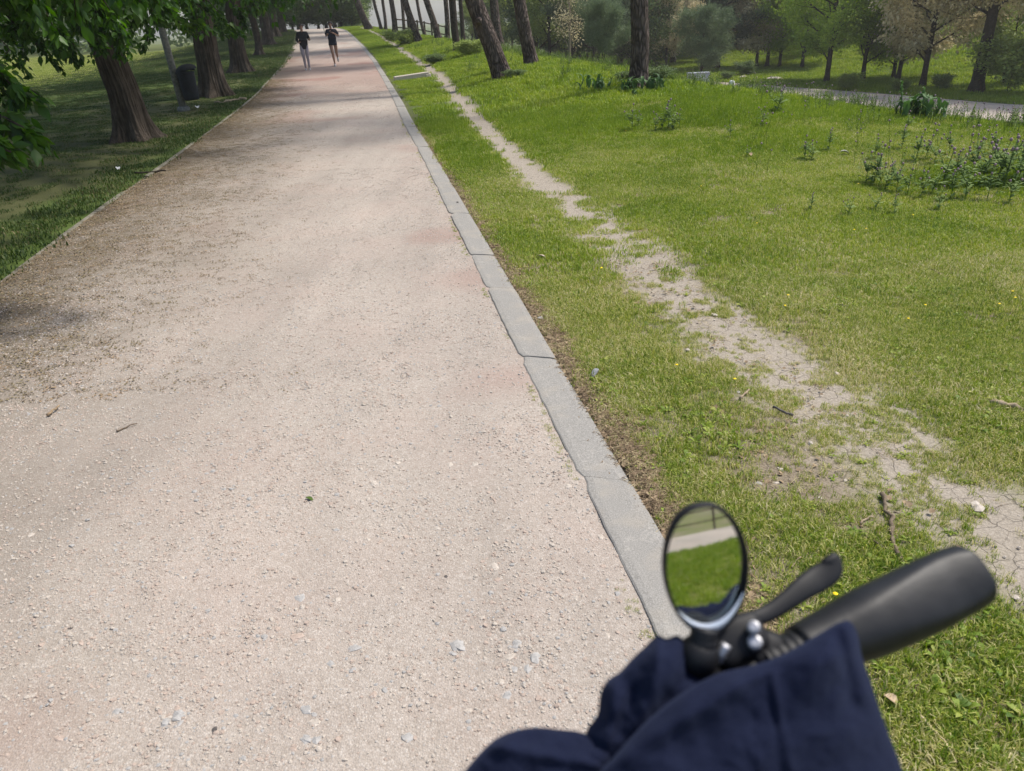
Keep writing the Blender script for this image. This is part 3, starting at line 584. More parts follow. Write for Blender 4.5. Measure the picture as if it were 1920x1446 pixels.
# gravel
peb = []
for s in range(8):
    a = Acc(); r_ = np.random.RandomState(s); blob(a, (0, 0, .05), (1, .7+.3*r_.rand(), .40+.2*r_.rand()), s+5, 0, .5, 6, 4, .28); peb.append(source(a, 'pebble', M[['stone', 'stone', 'rstone', 'stone', 'rstone', 'stone', 'bstone', 'rstone'][s]], False))
M['peb'] = None
def gravel(n, y0, y1, seed, s0, s1, pw, label):
    rng = np.random.RandomState(seed); y = y0+(y1-y0)*rng.rand(n); x = xli(y)-.02+(xri(y)+.02-xli(y))*rng.rand(n)
    cl = fbm(x*3, y*3, 121, 3); k = rng.rand(n) < (.35+.9*ss(.35, .65, cl)); x, y = x[k], y[k]
    P = np.stack([x, y, path_z(x, y)], 1); px, py, z = proj(P); k = (px > -200) & (px < 2000) & (py < 1650); P = P[k]; n = len(P)
    sc = s0+(s1-s0)*rng.rand(n)**pw
    scatter('gravel', P, np.stack([(rng.rand(n)-.5)*.6, (rng.rand(n)-.5)*.6, rng.rand(n)*6.28], 1), sc, rng.randint(0, 8, n), peb, label); print('gravel', n)
gravel(150000, 1.0, 4.2, 11, .0010, .0072, 5.0, 'small loose pinkish gravel covering the path')
gravel(15000, 1.0, 5.5, 15, .0035, .011, 3.0, 'coarser loose chips lying on the path')
gravel(120000, 4.2, 10, 12, .0016, .0080, 5.0, 'fine gravel on the path further on')
gravel(36000, 10, 26, 13, .003, .009, 4, 'gravel on the path towards the joggers')
# dry needles and leaf bits along the kerb and the left edge
a1 = Acc(); r_ = np.random.RandomState(3)
for i in range(14):
    p = np.array([r_.randn()*.02, r_.randn()*.02, .004+.008*r_.rand()]); az = r_.rand()*6.28; d = np.array([math.cos(az), math.sin(az), .2*r_.randn()])*(.012+.03*r_.rand()); addtube(a1, [p-d/2, p+d/2], [.0008, .0006], 3, 0, .5, False)
a2 = Acc()
for i in range(8):
    p = np.array([r_.randn()*.03, r_.randn()*.03, .005]); R = rotm(r_.randn()*.5, r_.randn()*.5, r_.rand()*6.28); l = .006+.008*r_.rand()
    a2.add(np.array([(-.5, -.6, 0), (.5, -.5, .1), (.6, .4, .15), (0, .9, 0), (-.6, .3, .12)])*l@R.T+p, [(0, 1, 2), (0, 2, 3), (0, 3, 4)], 0)
M['brownbit'] = simple('brown_litter', (.16, .11, .07), (.40, .30, .19), 30, .9, .1); M['olivebit'] = simple('fallen_blossom_litter', (.12, .095, .05), (.28, .23, .14), 30, .9, .1)
bits = [source(a1, 'needles', M['brownbit']), source(a2, 'leaf_bits', M['brownbit']), source(a2, 'leaf_bits', M['olivebit']), source(a1, 'needles', M['straw'])]
rng = np.random.RandomState(8); n = 5200; y = 1+13*rng.rand(n)**1.5; x = xro(y)+.01+abs(rng.randn(n))*.09
scatter('dry_litter', np.stack([x, y, G(x, y)-.006], 1), np.stack([x*0, x*0, rng.rand(n)*6.28], 1), .6+.8*rng.rand(n), rng.choice([0, 0, 1, 3], n), bits, 'brown dead needles in the strip beside the kerb')
rng = np.random.RandomState(9); n = 110000; y = 3.5+24*rng.rand(n)**1.2; x = xli(y)+3.0*rng.rand(n)**1.5; k = rng.rand(n) < litter(x, y)**1.2*.75; x, y = x[k], y[k]; n = len(x)
scatter('leaf_litter', np.stack([x, y, path_z(x, y)+.002], 1), np.stack([x*0, x*0, rng.rand(n)*6.28], 1), .25+.55*rng.rand(n)**2, rng.choice([1, 2, 2, 0], n), bits, 'brown and olive litter fallen on the left edge of the path')
rng = np.random.RandomState(10); n = 6000; y = 1+7*rng.rand(n)**1.3; x = xro(y)+5*rng.rand(n); k = bare_mask(x, y)*.8+.12 > rng.rand(n); x, y = x[k], y[k]; n = len(x)
scatter('dry_litter', np.stack([x, y, G(x, y)-.002], 1), np.stack([x*0, x*0, rng.rand(n)*6.28], 1), .5+.8*rng.rand(n), rng.choice([0, 3, 1, 3], n), bits, 'dry stalks and bits lying in the lawn')
rng = np.random.RandomState(12); n = 9000; y = 1+8*rng.rand(n)**1.3; x = xro(y)+5*rng.rand(n); k = np.maximum(bare_mask(x, y), trail_mask(x, y)*.7)*.8+.06 > rng.rand(n); x, y = x[k], y[k]; n = len(x)
scatter('lawn_grit', np.stack([x, y, G(x, y)-.008], 1), np.stack([x*0, x*0, rng.rand(n)*6.28], 1), .0015+.0075*rng.rand(n)**4, rng.randint(0, 4, n), peb, 'pale grit scattered on the bare earth of the lawn')
# moss and grass wisps at the gravel edge of the kerb
rng = np.random.RandomState(14); n = 700; y = 1+14*rng.rand(n)**1.3; x = xri(y)-.01-abs(rng.randn(n))*.02; k = fbm(y*2.2, y*0, 131) > .5; x, y = x[k], y[k]; n = len(x)
scatter('moss', np.stack([x, y, path_z(x, y)], 1), np.stack([x*0, x*0, rng.rand(n)*6.28], 1), .15+.3*rng.rand(n), rng.randint(0, 6, n), tn, 'moss and short grass in the gap beside the kerb')

# ------------------------------------------------------------------ embedded stones of the path, loose stones of the lawn
def stone(acc_seed, c, r, m, parent, jag=.18):
    a = Acc(); rr = np.random.RandomState(acc_seed); blob(a, (0, 0, 0), (r, r*(.55+.4*rr.rand()), r*.30), acc_seed, 0, .5, 7, 5, jag*1.6, rotm(rr.randn()*.12, rr.randn()*.12, rr.rand()*6.28))
    o = a.obj('stone', m, parent, smooth=False); o.location = [float(v) for v in c]; return o
SP = [(560,1118,16,'bstone'),(663,1210,15,'bstone'),(620,1242,11,'bstone'),(660,1252,9,'bstone'),(588,1336,7,'bstone'),(572,1325,17,'bstone'),(590,1350,12,'stone'),(572,1380,14,'bstone'),(592,1382,13,'bstone'),(762,1378,15,'bstone'),
 (862,1207,20,'bstone'),(850,1222,9,'bstone'),(967,1207,14,'bstone'),(955,1230,13,'stone'),(1005,1230,14,'bstone'),(988,1250,14,'bstone'),(965,1252,10,'bstone'),(940,1275,9,'stone'),(948,1300,14,'bstone'),(556,1189,13,'rstone'),(630,1120,8,'stone'),(335,1338,17,'bstone'),
 (336,1352,9,'bstone'),(310,1350,12,'bstone'),(330,1325,11,'rstone'),(58,1002,8,'stone'),(318,920,7,'bstone'),(548,1400,9,'rstone'),(415,1240,7,'rstone'),(928,1060,13,'stone'),(935,1085,10,'rstone'),(1065,910,9,'stone'),(1128,1004,9,'stone'),(888,868,11,'stone'),
 (900,880,9,'stone'),(700,905,8,'stone'),(745,865,8,'stone'),(842,870,8,'stone'),(1020,770,6,'stone'),(995,762,6,'stone'),(690,1010,8,'stone'),(630,992,8,'bstone'),(150,1200,9,'rstone'),(250,1230,10,'stone'),(110,1380,12,'rstone'),(215,1330,12,'bstone'),
 (480,950,8,'rstone'),(400,1365,10,'dstone'),(130,1175,6,'dstone'),(1080,1120,8,'stone'),(1140,1190,8,'stone'),(760,1120,7,'stone'),(820,990,7,'stone'),(560,860,7,'stone'),(640,820,6,'rstone'),(520,1010,6,'stone'),(880,1330,9,'stone'),(700,1300,9,'rstone'),
 (905,1155,8,'stone'),(835,1080,5,'dstone'),(340,1080,8,'stone'),(300,1180,7,'rstone'),(60,1300,9,'stone'),(450,1300,8,'stone'),(240,960,5,'rstone'),(170,1110,8,'rstone'),(780,790,5,'stone'),(700,700,4,'rstone'),(1130,1060,7,'rstone')]
for i, (px, py, r, mm) in enumerate(SP):
    p = hit(px, py, G0); z = (p-CAM)@fw; rr = r*z/FPX; zz = float(path_z(p[0], p[1])); stone(300+i, (p[0], p[1], zz-rr*.12), rr, M[mm], path)
LS = [(1422,906,8),(1455,905,7),(1795,1195,9),(1718,1398,14),(1770,1370,8),(1833,950,14),(1237,806,6),(1495,968,10),(1500,1140,7),(1465,880,7),(1540,935,7),(1585,900,5),(1015,597,9),(917,443,5),(1100,765,5),(1520,830,6),(1385,735,5),(1290,655,5),(1227,653,6),
      (1830,1208,11),(1700,1195,8),(1650,1190,5),(1600,1370,6),(1880,1300,8),(1720,1330,7),(1340,590,6),(1635,480,6),(1745,510,4),(1560,590,4),(1640,1340,9),(1860,1250,7),(1905,1120,7),(1370,850,6),(1570,700,5)]
for i, (px, py, r) in enumerate(LS):
    p = at(px, py); z = (p-CAM)@fw; rr = r*z/FPX; o = stone(500+i, p, rr, M['stone'] if i % 4 else M['bstone'], gnd, .22); o.location[2] -= rr*.05
# ------------------------------------------------------------------ trees
LEAF = (np.array([(0, 0, 0), (-.20, .22, .03), (.20, .22, .03), (-.27, .50, .05), (.27, .50, .05), (0, .45, -.02), (-.13, .78, .02), (.13, .78, .02), (0, 1.05, -.08)]),
        np.array([(0, 5, 1), (0, 2, 5), (1, 5, 3), (2, 4, 5), (3, 5, 6), (5, 4, 7), (6, 5, 8), (5, 7, 8)]))
SLEAF = (np.array([(0, 0, 0), (-.3, .45, .08), (.3, .5, -.05), (0, 1, 0)]), np.array([(0, 2, 1), (1, 2, 3)]))
NEED = (np.array([(-.07, 0, 0), (.07, 0, 0), (0, 1, 0), (.5, .8, .2), (.42, .72, .1), (-.5, .75, -.2), (-.42, .68, -.1)]), np.array([(0, 1, 2), (0, 4, 3), (1, 5, 6)]))
def limb(P0, d, L, r, n, up, rng, wob=.15):
    pts = [np.array(P0, float)]; d = np.array(d, float); d /= np.linalg.norm(d)
    for i in range(n):
        d = d+np.array([0, 0, up/n])+rng.randn(3)*wob/n; d /= np.linalg.norm(d); pts.append(pts[-1]+d*L/n)
    return np.array(pts), np.linspace(r, r*.35, n+1)
def skeleton(rng, H, cb, R, tr, n1, n2, n3, prof, elev=.6, up=.5, droop=0, lean=(0, 0), vis=1):
    T = []; n = 10; zz = np.linspace(0, H*.92, n); tp = np.stack([lean[0]*zz+.12*np.sin(zz*1.3)*tr*2, lean[1]*zz, zz], 1)
    tips = []; dirs = []; ga = rng.rand()*6.28
    for i in range(n1):
        u_ = (i+.3)/n1; h = cb+(H*.95-cb)*u_; az = ga+i*2.4+rng.randn()*.3; b = np.array([np.interp(h, zz, tp[:, 0]), np.interp(h, zz, tp[:, 1]), h])
        Lm = R*prof(u_)*(.8+.35*rng.rand()); el = elev*(1-.2*u_); d = (math.cos(az), math.sin(az), el)
        P, r_ = limb(b, d, Lm, tr*.38*(1-.6*u_)*(Lm/R)**.5, 5, up-droop, rng, .6); T.append((P, r_))
        for j in range(n2):
            f = .25+.75*(j+rng.rand())/n2; k = min(int(f*5), 4); q = P[k]+(P[k+1]-P[k])*(f*5-k); az2 = az+(rng.rand()-.5)*2.6
            L2 = Lm*.42*(1.15-f*.6); P2, r2 = limb(q, (math.cos(az2), math.sin(az2), .2+.5*rng.rand()-droop*1.5), L2, max(.008, r_[k]*.45), 3, .1-droop, rng, .5); T.append((P2, r2))
            for m in range(n3):
                f3 = (m+rng.rand())/n3; k3 = min(int(f3*3), 2); q3 = P2[k3]+(P2[k3+1]-P2[k3])*(f3*3-k3)
                d3 = rng.randn(3)*.6+(P2[-1]-P2[0])/(L2+1e-6); d3[2] -= droop*1.2; d3 /= np.linalg.norm(d3); tips.append(q3+d3*.25*L2*rng.rand()); dirs.append(d3)
    return tp, T, np.array(tips), np.array(dirs)
def crown_mesh(name, seed, kind, H, cb, R, tr, n1=14, n2=7, n3=4, per=26, lsz=.12, spread=.3, mtl=None, elev=.6, up=.5, droop=0, lean=(0, 0), prof=None, bark=None, limbs=True, lift=0):
    rng = np.random.RandomState(seed); prof = prof or (lambda u: math.sqrt(max(.08, 1-(1.7*u-.7)**2)))
    tp, T, tips, dirs = skeleton(rng, H, cb, R, tr, n1, n2, n3, prof, elev, up, droop, lean)
    a = Acc(); n = len(tips)*per; b = np.repeat(tips, per, 0); bd = np.repeat(dirs, per, 0)
    off = rng.randn(n, 3)*spread*np.array([1, 1, .6]); P = b+off+bd*rng.rand(n, 1)*spread*1.2
    ct = rng.rand(len(tips)); tint = np.repeat(ct, per)*.45+rng.rand(n)*.55
    if kind == 'need': D = bd*.6+rng.randn(n, 3)*.6+np.array([0, 0, .7]); U = rng.randn(n, 3); tpl = NEED
    elif kind == 'leaf': D = bd*.5+rng.randn(n, 3)*.45+np.array([0, 0, -.85]); U = rng.randn(n, 3)*.8+np.array([0, 0, .2]); tpl = LEAF
    elif kind == 'hang': D = bd*.8+rng.randn(n, 3)*.3+np.array([0, 0, -.4]); U = rng.randn(n, 3); tpl = SLEAF
    else: D = bd*.4+rng.randn(n, 3)*.7; U = rng.randn(n, 3)*.6+np.array([0, 0, .8]); tpl = SLEAF
    k = P[:, 2] > .15
    spray(a, tpl[0], tpl[1], P[k], D[k], U[k], (lsz*(.6+.8*rng.rand(n)))[k], tint[k])
    w = Acc()
    for Pp, rr in T: addtube(w, Pp, rr, 5 if rr[0] < .05 else 7, 0, .5, False)
    if lift:                                  # the outer crown sits higher than its heart
        for q in (a, w): q.V = [v+np.stack([0*v[:, 0], 0*v[:, 0], lift*np.maximum(0, np.hypot(v[:, 0], v[:, 1])-1.6)], 1) for v in q.V]
    cm = a.mesh(name+'_crown', [mtl])
    return cm, w.mesh(name+'_limbs', [bark]), tp
def trunk_mesh(name, tp, tr, mtl, flare=.45, seg=14, rings=10, ridge=0., taper=.55, seed=0, nr=13, top=None):
    tp = np.asarray(tp); zz = np.linspace(0, 1, rings); L = np.linspace(0, 1, len(tp)); Pp = np.stack([np.interp(zz, L, tp[:, i]) for i in range(3)], 1)
    Hh = Pp[-1, 2]-Pp[0, 2]; h = zz*Hh; R = tr*(1-taper*zz)*(1+flare*np.exp(-h/(tr*.9)))
    Pp[0, 2] -= .0; Pp = np.vstack([Pp[0]-np.array([0, 0, .25]), Pp]); R = np.concatenate([[R[0]*1.12], R]); hh = np.concatenate([[0], h])
    def fn(th, f):
        hv = hh[int(round(f*(len(Pp)-1)))]; n = 1+flare*.42*math.exp(-hv/(tr*1.6))*np.cos(th*5+seed)
        if ridge:
            q = th*nr/6.283; w = fbm(np.cos(th)*3+5, np.sin(th)*3+hv*.9, seed+1)*3
            c = fbm(np.cos(th)*nr*.55+20, np.sin(th)*nr*.55+hv*1.1+20, seed+7, 3)-.5
            n = n+ridge*(np.abs(np.sin(q*3.1416+w*2.2+hv*.5))-.6)+ridge*2.0*c
        return n
    a = Acc(); addtube(a, Pp, R, seg, 0, .5, True, fn); return a.mesh(name+'_trunk', [mtl])
def tree_obj(name, loc, meshes, rz=0, sc=1, label='', cat='tree', group=None, trunk_over=None):
    tm_, lm, cm = meshes; e = empty(name, loc, rz, label=label, cat=cat, group=group); e.scale = (sc, sc, sc)
    put(bpy.data.objects.new('trunk', trunk_over or tm_), e)
    if lm: put(bpy.data.objects.new('limbs', lm), e)
    if cm: put(bpy.data.objects.new('crown', cm), e)
    return e
# --- row of broad-leaved trees on the left
rowdata = []
for v in range(2):
    cm, lm, tp = crown_mesh('row', 70+v, 'leaf', 9.5, 2.75, 4.9, .36, lift=.42, n1=24, n2=9, n3=5, per=56, lsz=.10, spread=.30, mtl=M['leaf'], elev=.42, up=.1, droop=.42, lean=(-.02, .0), bark=M['dbark'],
                         prof=lambda u: (1.0 if u < .3 else math.sqrt(max(.1, 1-((u-.3)/.72)**2))))
    rowdata.append((trunk_mesh('row', tp, .30, M['bark'], .60, 130, 110, .085, .42, 3+v, 24), lm, cm, tp))
ROW = [((255,262), 1.0, 0, 'thick furrowed trunk of the nearest row tree, left of the grey post'), ((405,180), .95, 1, 'thick dark trunk just beyond the litter bin, second in the row'), ((453,135), .85, 0, 'third tree of the left row, leaning trunk beyond the bin'),
       ((487,103), .45, 1, 'slim young trunk standing between the thick row trees'), ((503,84), .85, 1, 'fourth thick row tree, its flared base in the shade near the left jogger'), ((517,69), .85, 0, 'fifth thick row tree further along the path'), ((530,61), .8, 1, 'farthest row tree beside the left jogger')]
for i, (px, s, v, lb) in enumerate(ROW):
    p = at(*px); s2 = [.86, 1.08, 1.05, .6, 1, 1, 1][i]
    e = tree_obj('broadleaf_tree', p, (rowdata[v][0], rowdata[v][1], rowdata[v][2]), [0, 2.1, 4.0, 1.0, 5.2, 2.9, .7][i], s2*[1, .95, .95, 1, 1, 1, 1][i], lb, 'tree', 'row of broad-leaved trees left of the path')
    if i == 0:  # leaning a little to the left as in the photograph
        e.rotation_euler = (0, rad(-5), 0)
    elif i in (1, 2): e.rotation_euler = (0, rad(-3), e.rotation_euler[2])
tree_obj('broadleaf_tree', (-6.3, 6.0, float(G(-6.3, 6.0))), (rowdata[0][0], rowdata[0][1], rowdata[0][2]), 1.7, .92, 'tree whose drooping leaves fill the top left corner, trunk outside the view', 'tree', 'row of broad-leaved trees left of the path')
# --- a low bough reaching into the left edge of the view, part of the nearest tree out of frame
def bough(parent, start, end, seed, nleaf=420, sz=.10, sp=.28):
    rng = np.random.RandomState(seed); s = np.array(start); e_ = np.array(end); a = Acc(); w = Acc()
    mid = (s+e_)/2+np.array([0, 0, .15]); t = np.linspace(0, 1, 9)[:, None]; P = (1-t)**2*s+2*t*(1-t)*mid+t*t*e_; addtube(w, P, np.linspace(.028, .006, 9), 6)
    Q = []; Dq = []
    for i in range(16):
        u_ = .3+.7*(i+rng.rand())/16; b = (1-u_)**2*s+2*u_*(1-u_)*mid+u_*u_*e_; d = rng.randn(3)*.6+np.array([0, 0, -.9]); d /= np.linalg.norm(d); L = sp*(.8+rng.rand()); addtube(w, [b, b+d*L*.6+np.array([0, 0, .02]), b+d*L], [.006, .004, .002], 4)
        for j in range(nleaf//16): f = rng.rand(); Q.append(b+d*L*f); Dq.append(d+rng.randn(3)*.7+np.array([0, 0, -.5]))
    Q = np.array(Q); Dq = np.array(Dq); n = len(Q)
    spray(a, LEAF[0], LEAF[1], Q+rng.randn(n, 3)*.03, Dq, rng.randn(n, 3)*.8+np.array([0, 0, .3]), sz*(.6+.7*rng.rand(n)), rng.rand(n))
    put(bpy.data.objects.new('bough', w.mesh('bough', [M['dbark']])), parent); put(bpy.data.objects.new('leaves', a.mesh('leaves', [M['leaf']])), parent)
bt = empty('overhanging_bough', (0, 0, 0), label='low leafy bough drooping into the left edge of the view above the bare lawn', cat='branch')
bough(bt, ray_at(-420, -100, 4.6), ray_at(45, 175, 4.9), 1, 520, .10, .16); bough(bt, ray_at(-420, 60, 4.7), ray_at(45, 240, 4.7), 2, 620, .095, .16); bough(bt, ray_at(-420, 160, 4.6), ray_at(20, 285, 4.6), 3, 520, .095, .14)
bt2 = empty('overhanging_bough', (0, 0, 0), label='big bright leaves on boughs hanging across the top left of the view', cat='branch')
for k, (e0, e1, z0, z1) in enumerate([((-300,-380), (60,0), 4.8, 4.6), ((-200,-420), (150,-30), 4.7, 4.3), ((-100,-420), (250,-45), 4.8, 4.2), ((0,-420), (330,-50), 4.9, 4.4), ((-300,-300), (-10,20), 5, 5.2), ((-200,-300), (80,10), 5.6, 5.8), ((0,-300), (200,10), 6.2, 6.4), ((-100,-350), (20,-20), 4.2, 4.5), ((100,-300), (300,0), 7, 7.4)]):
    bough(bt2, ray_at(*e0, z0), ray_at(*e1, z1), 10+k, 460, .092, .15)

bt3 = empty('overhanging_bough', (0, 0, 0), label='dense leafy lower boughs of the row trees hanging over their trunks', cat='branch')
for k, (e1, z1, nl, sz_) in enumerate([((-40,70), 8, 700, .11), ((40,60), 9, 700, .11), ((110,60), 8.5, 700, .11), ((170,40), 9.5, 700, .11), ((230,45), 9, 700, .11), ((290,50), 10, 700, .11), ((340,45), 11, 700, .11), ((390,30), 13, 600, .12), ((430,45), 16, 600, .13), ((460,35), 18, 600, .14), ((480,12), 21, 600, .15), ((500,-4), 24, 600, .16), ((510,-20), 28, 600, .18), ((70,85), 10, 500, .11), ((140,85), 10, 500, .11), ((235,75), 11, 500, .11), ((20,95), 11, 500, .11), ((200,70), 12, 500, .12), ((430,60), 20, 500, .14)]):
    bough(bt3, ray_at(e1[0]-200, e1[1]-200, z1+1.0), ray_at(*e1, z1), 40+k, int(nl*1.5), sz_*.9, min(.026*z1, .34))

# --- pines on the lawn: trunks with bark plates, crowns high above the frame
pcm, plm, ptp = crown_mesh('pine_top', 90, 'need', 3.2, .2, 3.3, .18, n1=16, n2=6, n3=4, per=20, lsz=.17, spread=.28, mtl=M['pine'], elev=.35, up=.5, bark=M['pbark'], prof=lambda u: 1.0 if u < .5 else math.sqrt(max(.1, 1-((u-.5)/.5)**2)))
def pine(base_px, dist, top_px, w_px, lb, hi=False, dark=False, crown=True, seed=0, Ht=8.5):
    p = atd(*base_px, dist) if dist else at(*base_px)
    z = (p-CAM)@fw; r = w_px/2*z/FPX
    # direction: the trunk's axis at the same distance through the second pixel
    q = ray_at(*top_px, 1.0)-CAM; t = p[1]/q[1]; Q = CAM+q*t; d = (Q-p); d /= d[2]
    zz = np.linspace(0, Ht, 12); bend = np.array([1-.25*(h/Ht) for h in zz])
    tp = np.stack([d[0]*zz*bend+.05*np.sin(zz*1.1+seed), d[1]*zz+0*zz, zz], 1); tp[0, :2] = 0
    e = empty('pine_tree', p, 0, label=lb, cat='tree', group='pines on the lawn crest')
    tm_ = trunk_mesh('pine', tp, r, M['dbark'] if dark else M['pbark'], .28, 72 if hi else 18, 120 if hi else 24, .035 if hi else .03, .35, seed, 16 if hi else 9)
    put(bpy.data.objects.new('trunk', tm_), e)
    if crown:
        c = bpy.data.objects.new('crown', pcm); c.location = tp[-1]-np.array([0, 0, 1.2]); c.rotation_euler = (0, 0, seed*1.7); c.scale = (.75, .75, .8); put(c, e)
        l = bpy.data.objects.new('limbs', plm); l.location = c.location; l.rotation_euler = c.rotation_euler; l.scale = c.scale; put(l, e)
    return e, p, d
pine((1196,163), None, (1196,0), 33, 'upright pine trunk on the right with dark leafy plants at its foot', True, seed=1)
pm, pp, pdir = pine((943,131), 20.5, (888,0), 33, 'big left-leaning pine trunk with a broken branch stub', True, seed=2)
pine((997,117), 22.5, (976,0), 24, 'slender pine trunk standing right of the big leaning pine', True, seed=3)
pine((938,88), 34, (926,0), 17, 'dim pine trunk half hidden behind the big leaning pine', False, seed=4)
pine((857,82), 33, (846,0), 14, 'dark ivy-black pine trunk left of the big leaning pine', False, True, seed=5)
pine((868,70), 42, (861,0), 8, 'thin dark trunk just right of the ivy-black pine', False, True, seed=6)
pine((838,62), 45, (835,0), 9, 'straight pine trunk behind the ivy-black pine', False, seed=7)
pine((822,61), 44, (799,0), 12, 'leaning pine trunk left of the straight one', False, seed=8)
pine((784,62), 44, (759,0), 13, 'leaning pine trunk above the upper end of the worn trail', False, seed=9)
pine((796,53), 56, (781,0), 6, 'thin leaning pine trunk against the bright sky', False, seed=10)
pine((767,50), 62, (762,0), 5, 'thin dark trunk beside the railing', False, True, seed=11)
pine((757,49), 60, (752,0), 6, 'thin upright trunk against the white sky', False, seed=12)
pine((740,49), 60, (733,0), 10, 'sturdy pine trunk at the left end of the railing', False, seed=13)
pine((722,43), 68, (718,0), 6, 'thin pine second from the path end', False, seed=14)
pine((714,43), 68, (701,0), 6, 'thin leaning pine near the path end', False, seed=15)
pine((690,42), 68, (668,0), 13, 'leaning pine nearest the far end of the path', False, seed=16)
pine((900,72), 46, (880,0), 9, 'shaded pine trunk far behind the big leaning pine, left side', False, True, seed=17)
st_ = Acc(); kk = np.array([0, 0, 1.32]); c0 = np.array([pdir[0]*1.32, pdir[1]*1.32, 1.32]); addtube(st_, [c0+np.array([-.08, -.2, 0]), c0+np.array([-.06, -.34, .03]), c0+np.array([-.03, -.40, .06])], [.09, .07, .045], 9); 
st_.obj('branch_stub', M['pbark'], pm)

# --- background trees, each one a thing; meshes are shared between trees of a kind
KD = {}
def kind_mesh(k, v=0):
    if (k, v) in KD: return KD[(k, v)]
    s = {'lime': 100, 'buff': 110, 'olive': 120, 'conifer': 130, 'dark': 140, 'willow': 150, 'roundpine': 160, 'bare': 170}[k]+v
    if k == 'lime': c = crown_mesh('lime', s, 'leaf2', 7.5, 1.0, 3.4, .17, 17, 8, 4, 44, .15, .30, M['lime'], .5, .5, .05, bark=M['dbark'])
    elif k == 'buff': c = crown_mesh('buff', s, 'hang', 7.5, 1.1, 3.6, .17, 17, 8, 4, 44, .16, .26, M['buff'], .5, .4, .12, bark=M['dbark'])
    elif k == 'olive': c = crown_mesh('olive', s, 'leaf2', 7, .8, 3.2, .16, 16, 8, 4, 44, .16, .32, M['olive'], .5, .5, .05, bark=M['dbark'])
    elif k == 'conifer': c = crown_mesh('conifer', s, 'need', 9.5, .9, 3.3, .24, 22, 8, 5, 26, .25, .20, M['pine'], .25, .5, .0, bark=M['pbark'], prof=lambda u: 1.05-.75*u**1.5 if u > .12 else .8)
    elif k == 'dark': c = crown_mesh('dark', s, 'leaf2', 8.5, .5, 3.6, .22, 20, 8, 4, 52, .19, .34, M['dark'], .5, .5, 0, bark=M['dbark'])
    elif k == 'willow': c = crown_mesh('willow', s, 'hang', 8.5, 3.0, 4.6, .24, 16, 9, 5, 34, .14, .24, M['buff'], .5, .25, .22, bark=M['dbark'])
    elif k == 'roundpine': c = crown_mesh('roundpine', s, 'need', 2.6, .45, 1.15, .07, 14, 7, 4, 34, .13, .13, M['pine2'], .4, .6, 0, bark=M['pbark'])
    elif k == 'bare': c = crown_mesh('bare', s, 'hang', 7.5, .3, 2.0, .05, 26, 9, 4, 4, .10, .2, M['buff'], 3.2, .8, -.05, bark=M['gbark'])
    t = trunk_mesh(k, c[2], {'lime': .15, 'buff': .15, 'olive': .14, 'conifer': .22, 'dark': .2, 'willow': .30, 'roundpine': .07, 'bare': .07}[k], M['gbark'] if k == 'bare' else M['dbark'], .35, 12, 14, .03, .5, s)
    KD[(k, v)] = (t, c[1], c[0]); return KD[(k, v)]
NMS = {'lime': 'young_leaved_tree', 'buff': 'seeding_tree', 'olive': 'broadleaf_tree', 'conifer': 'conifer', 'dark': 'evergreen_tree', 'willow': 'seeding_tree', 'roundpine': 'small_pine', 'bare': 'bare_tree'}
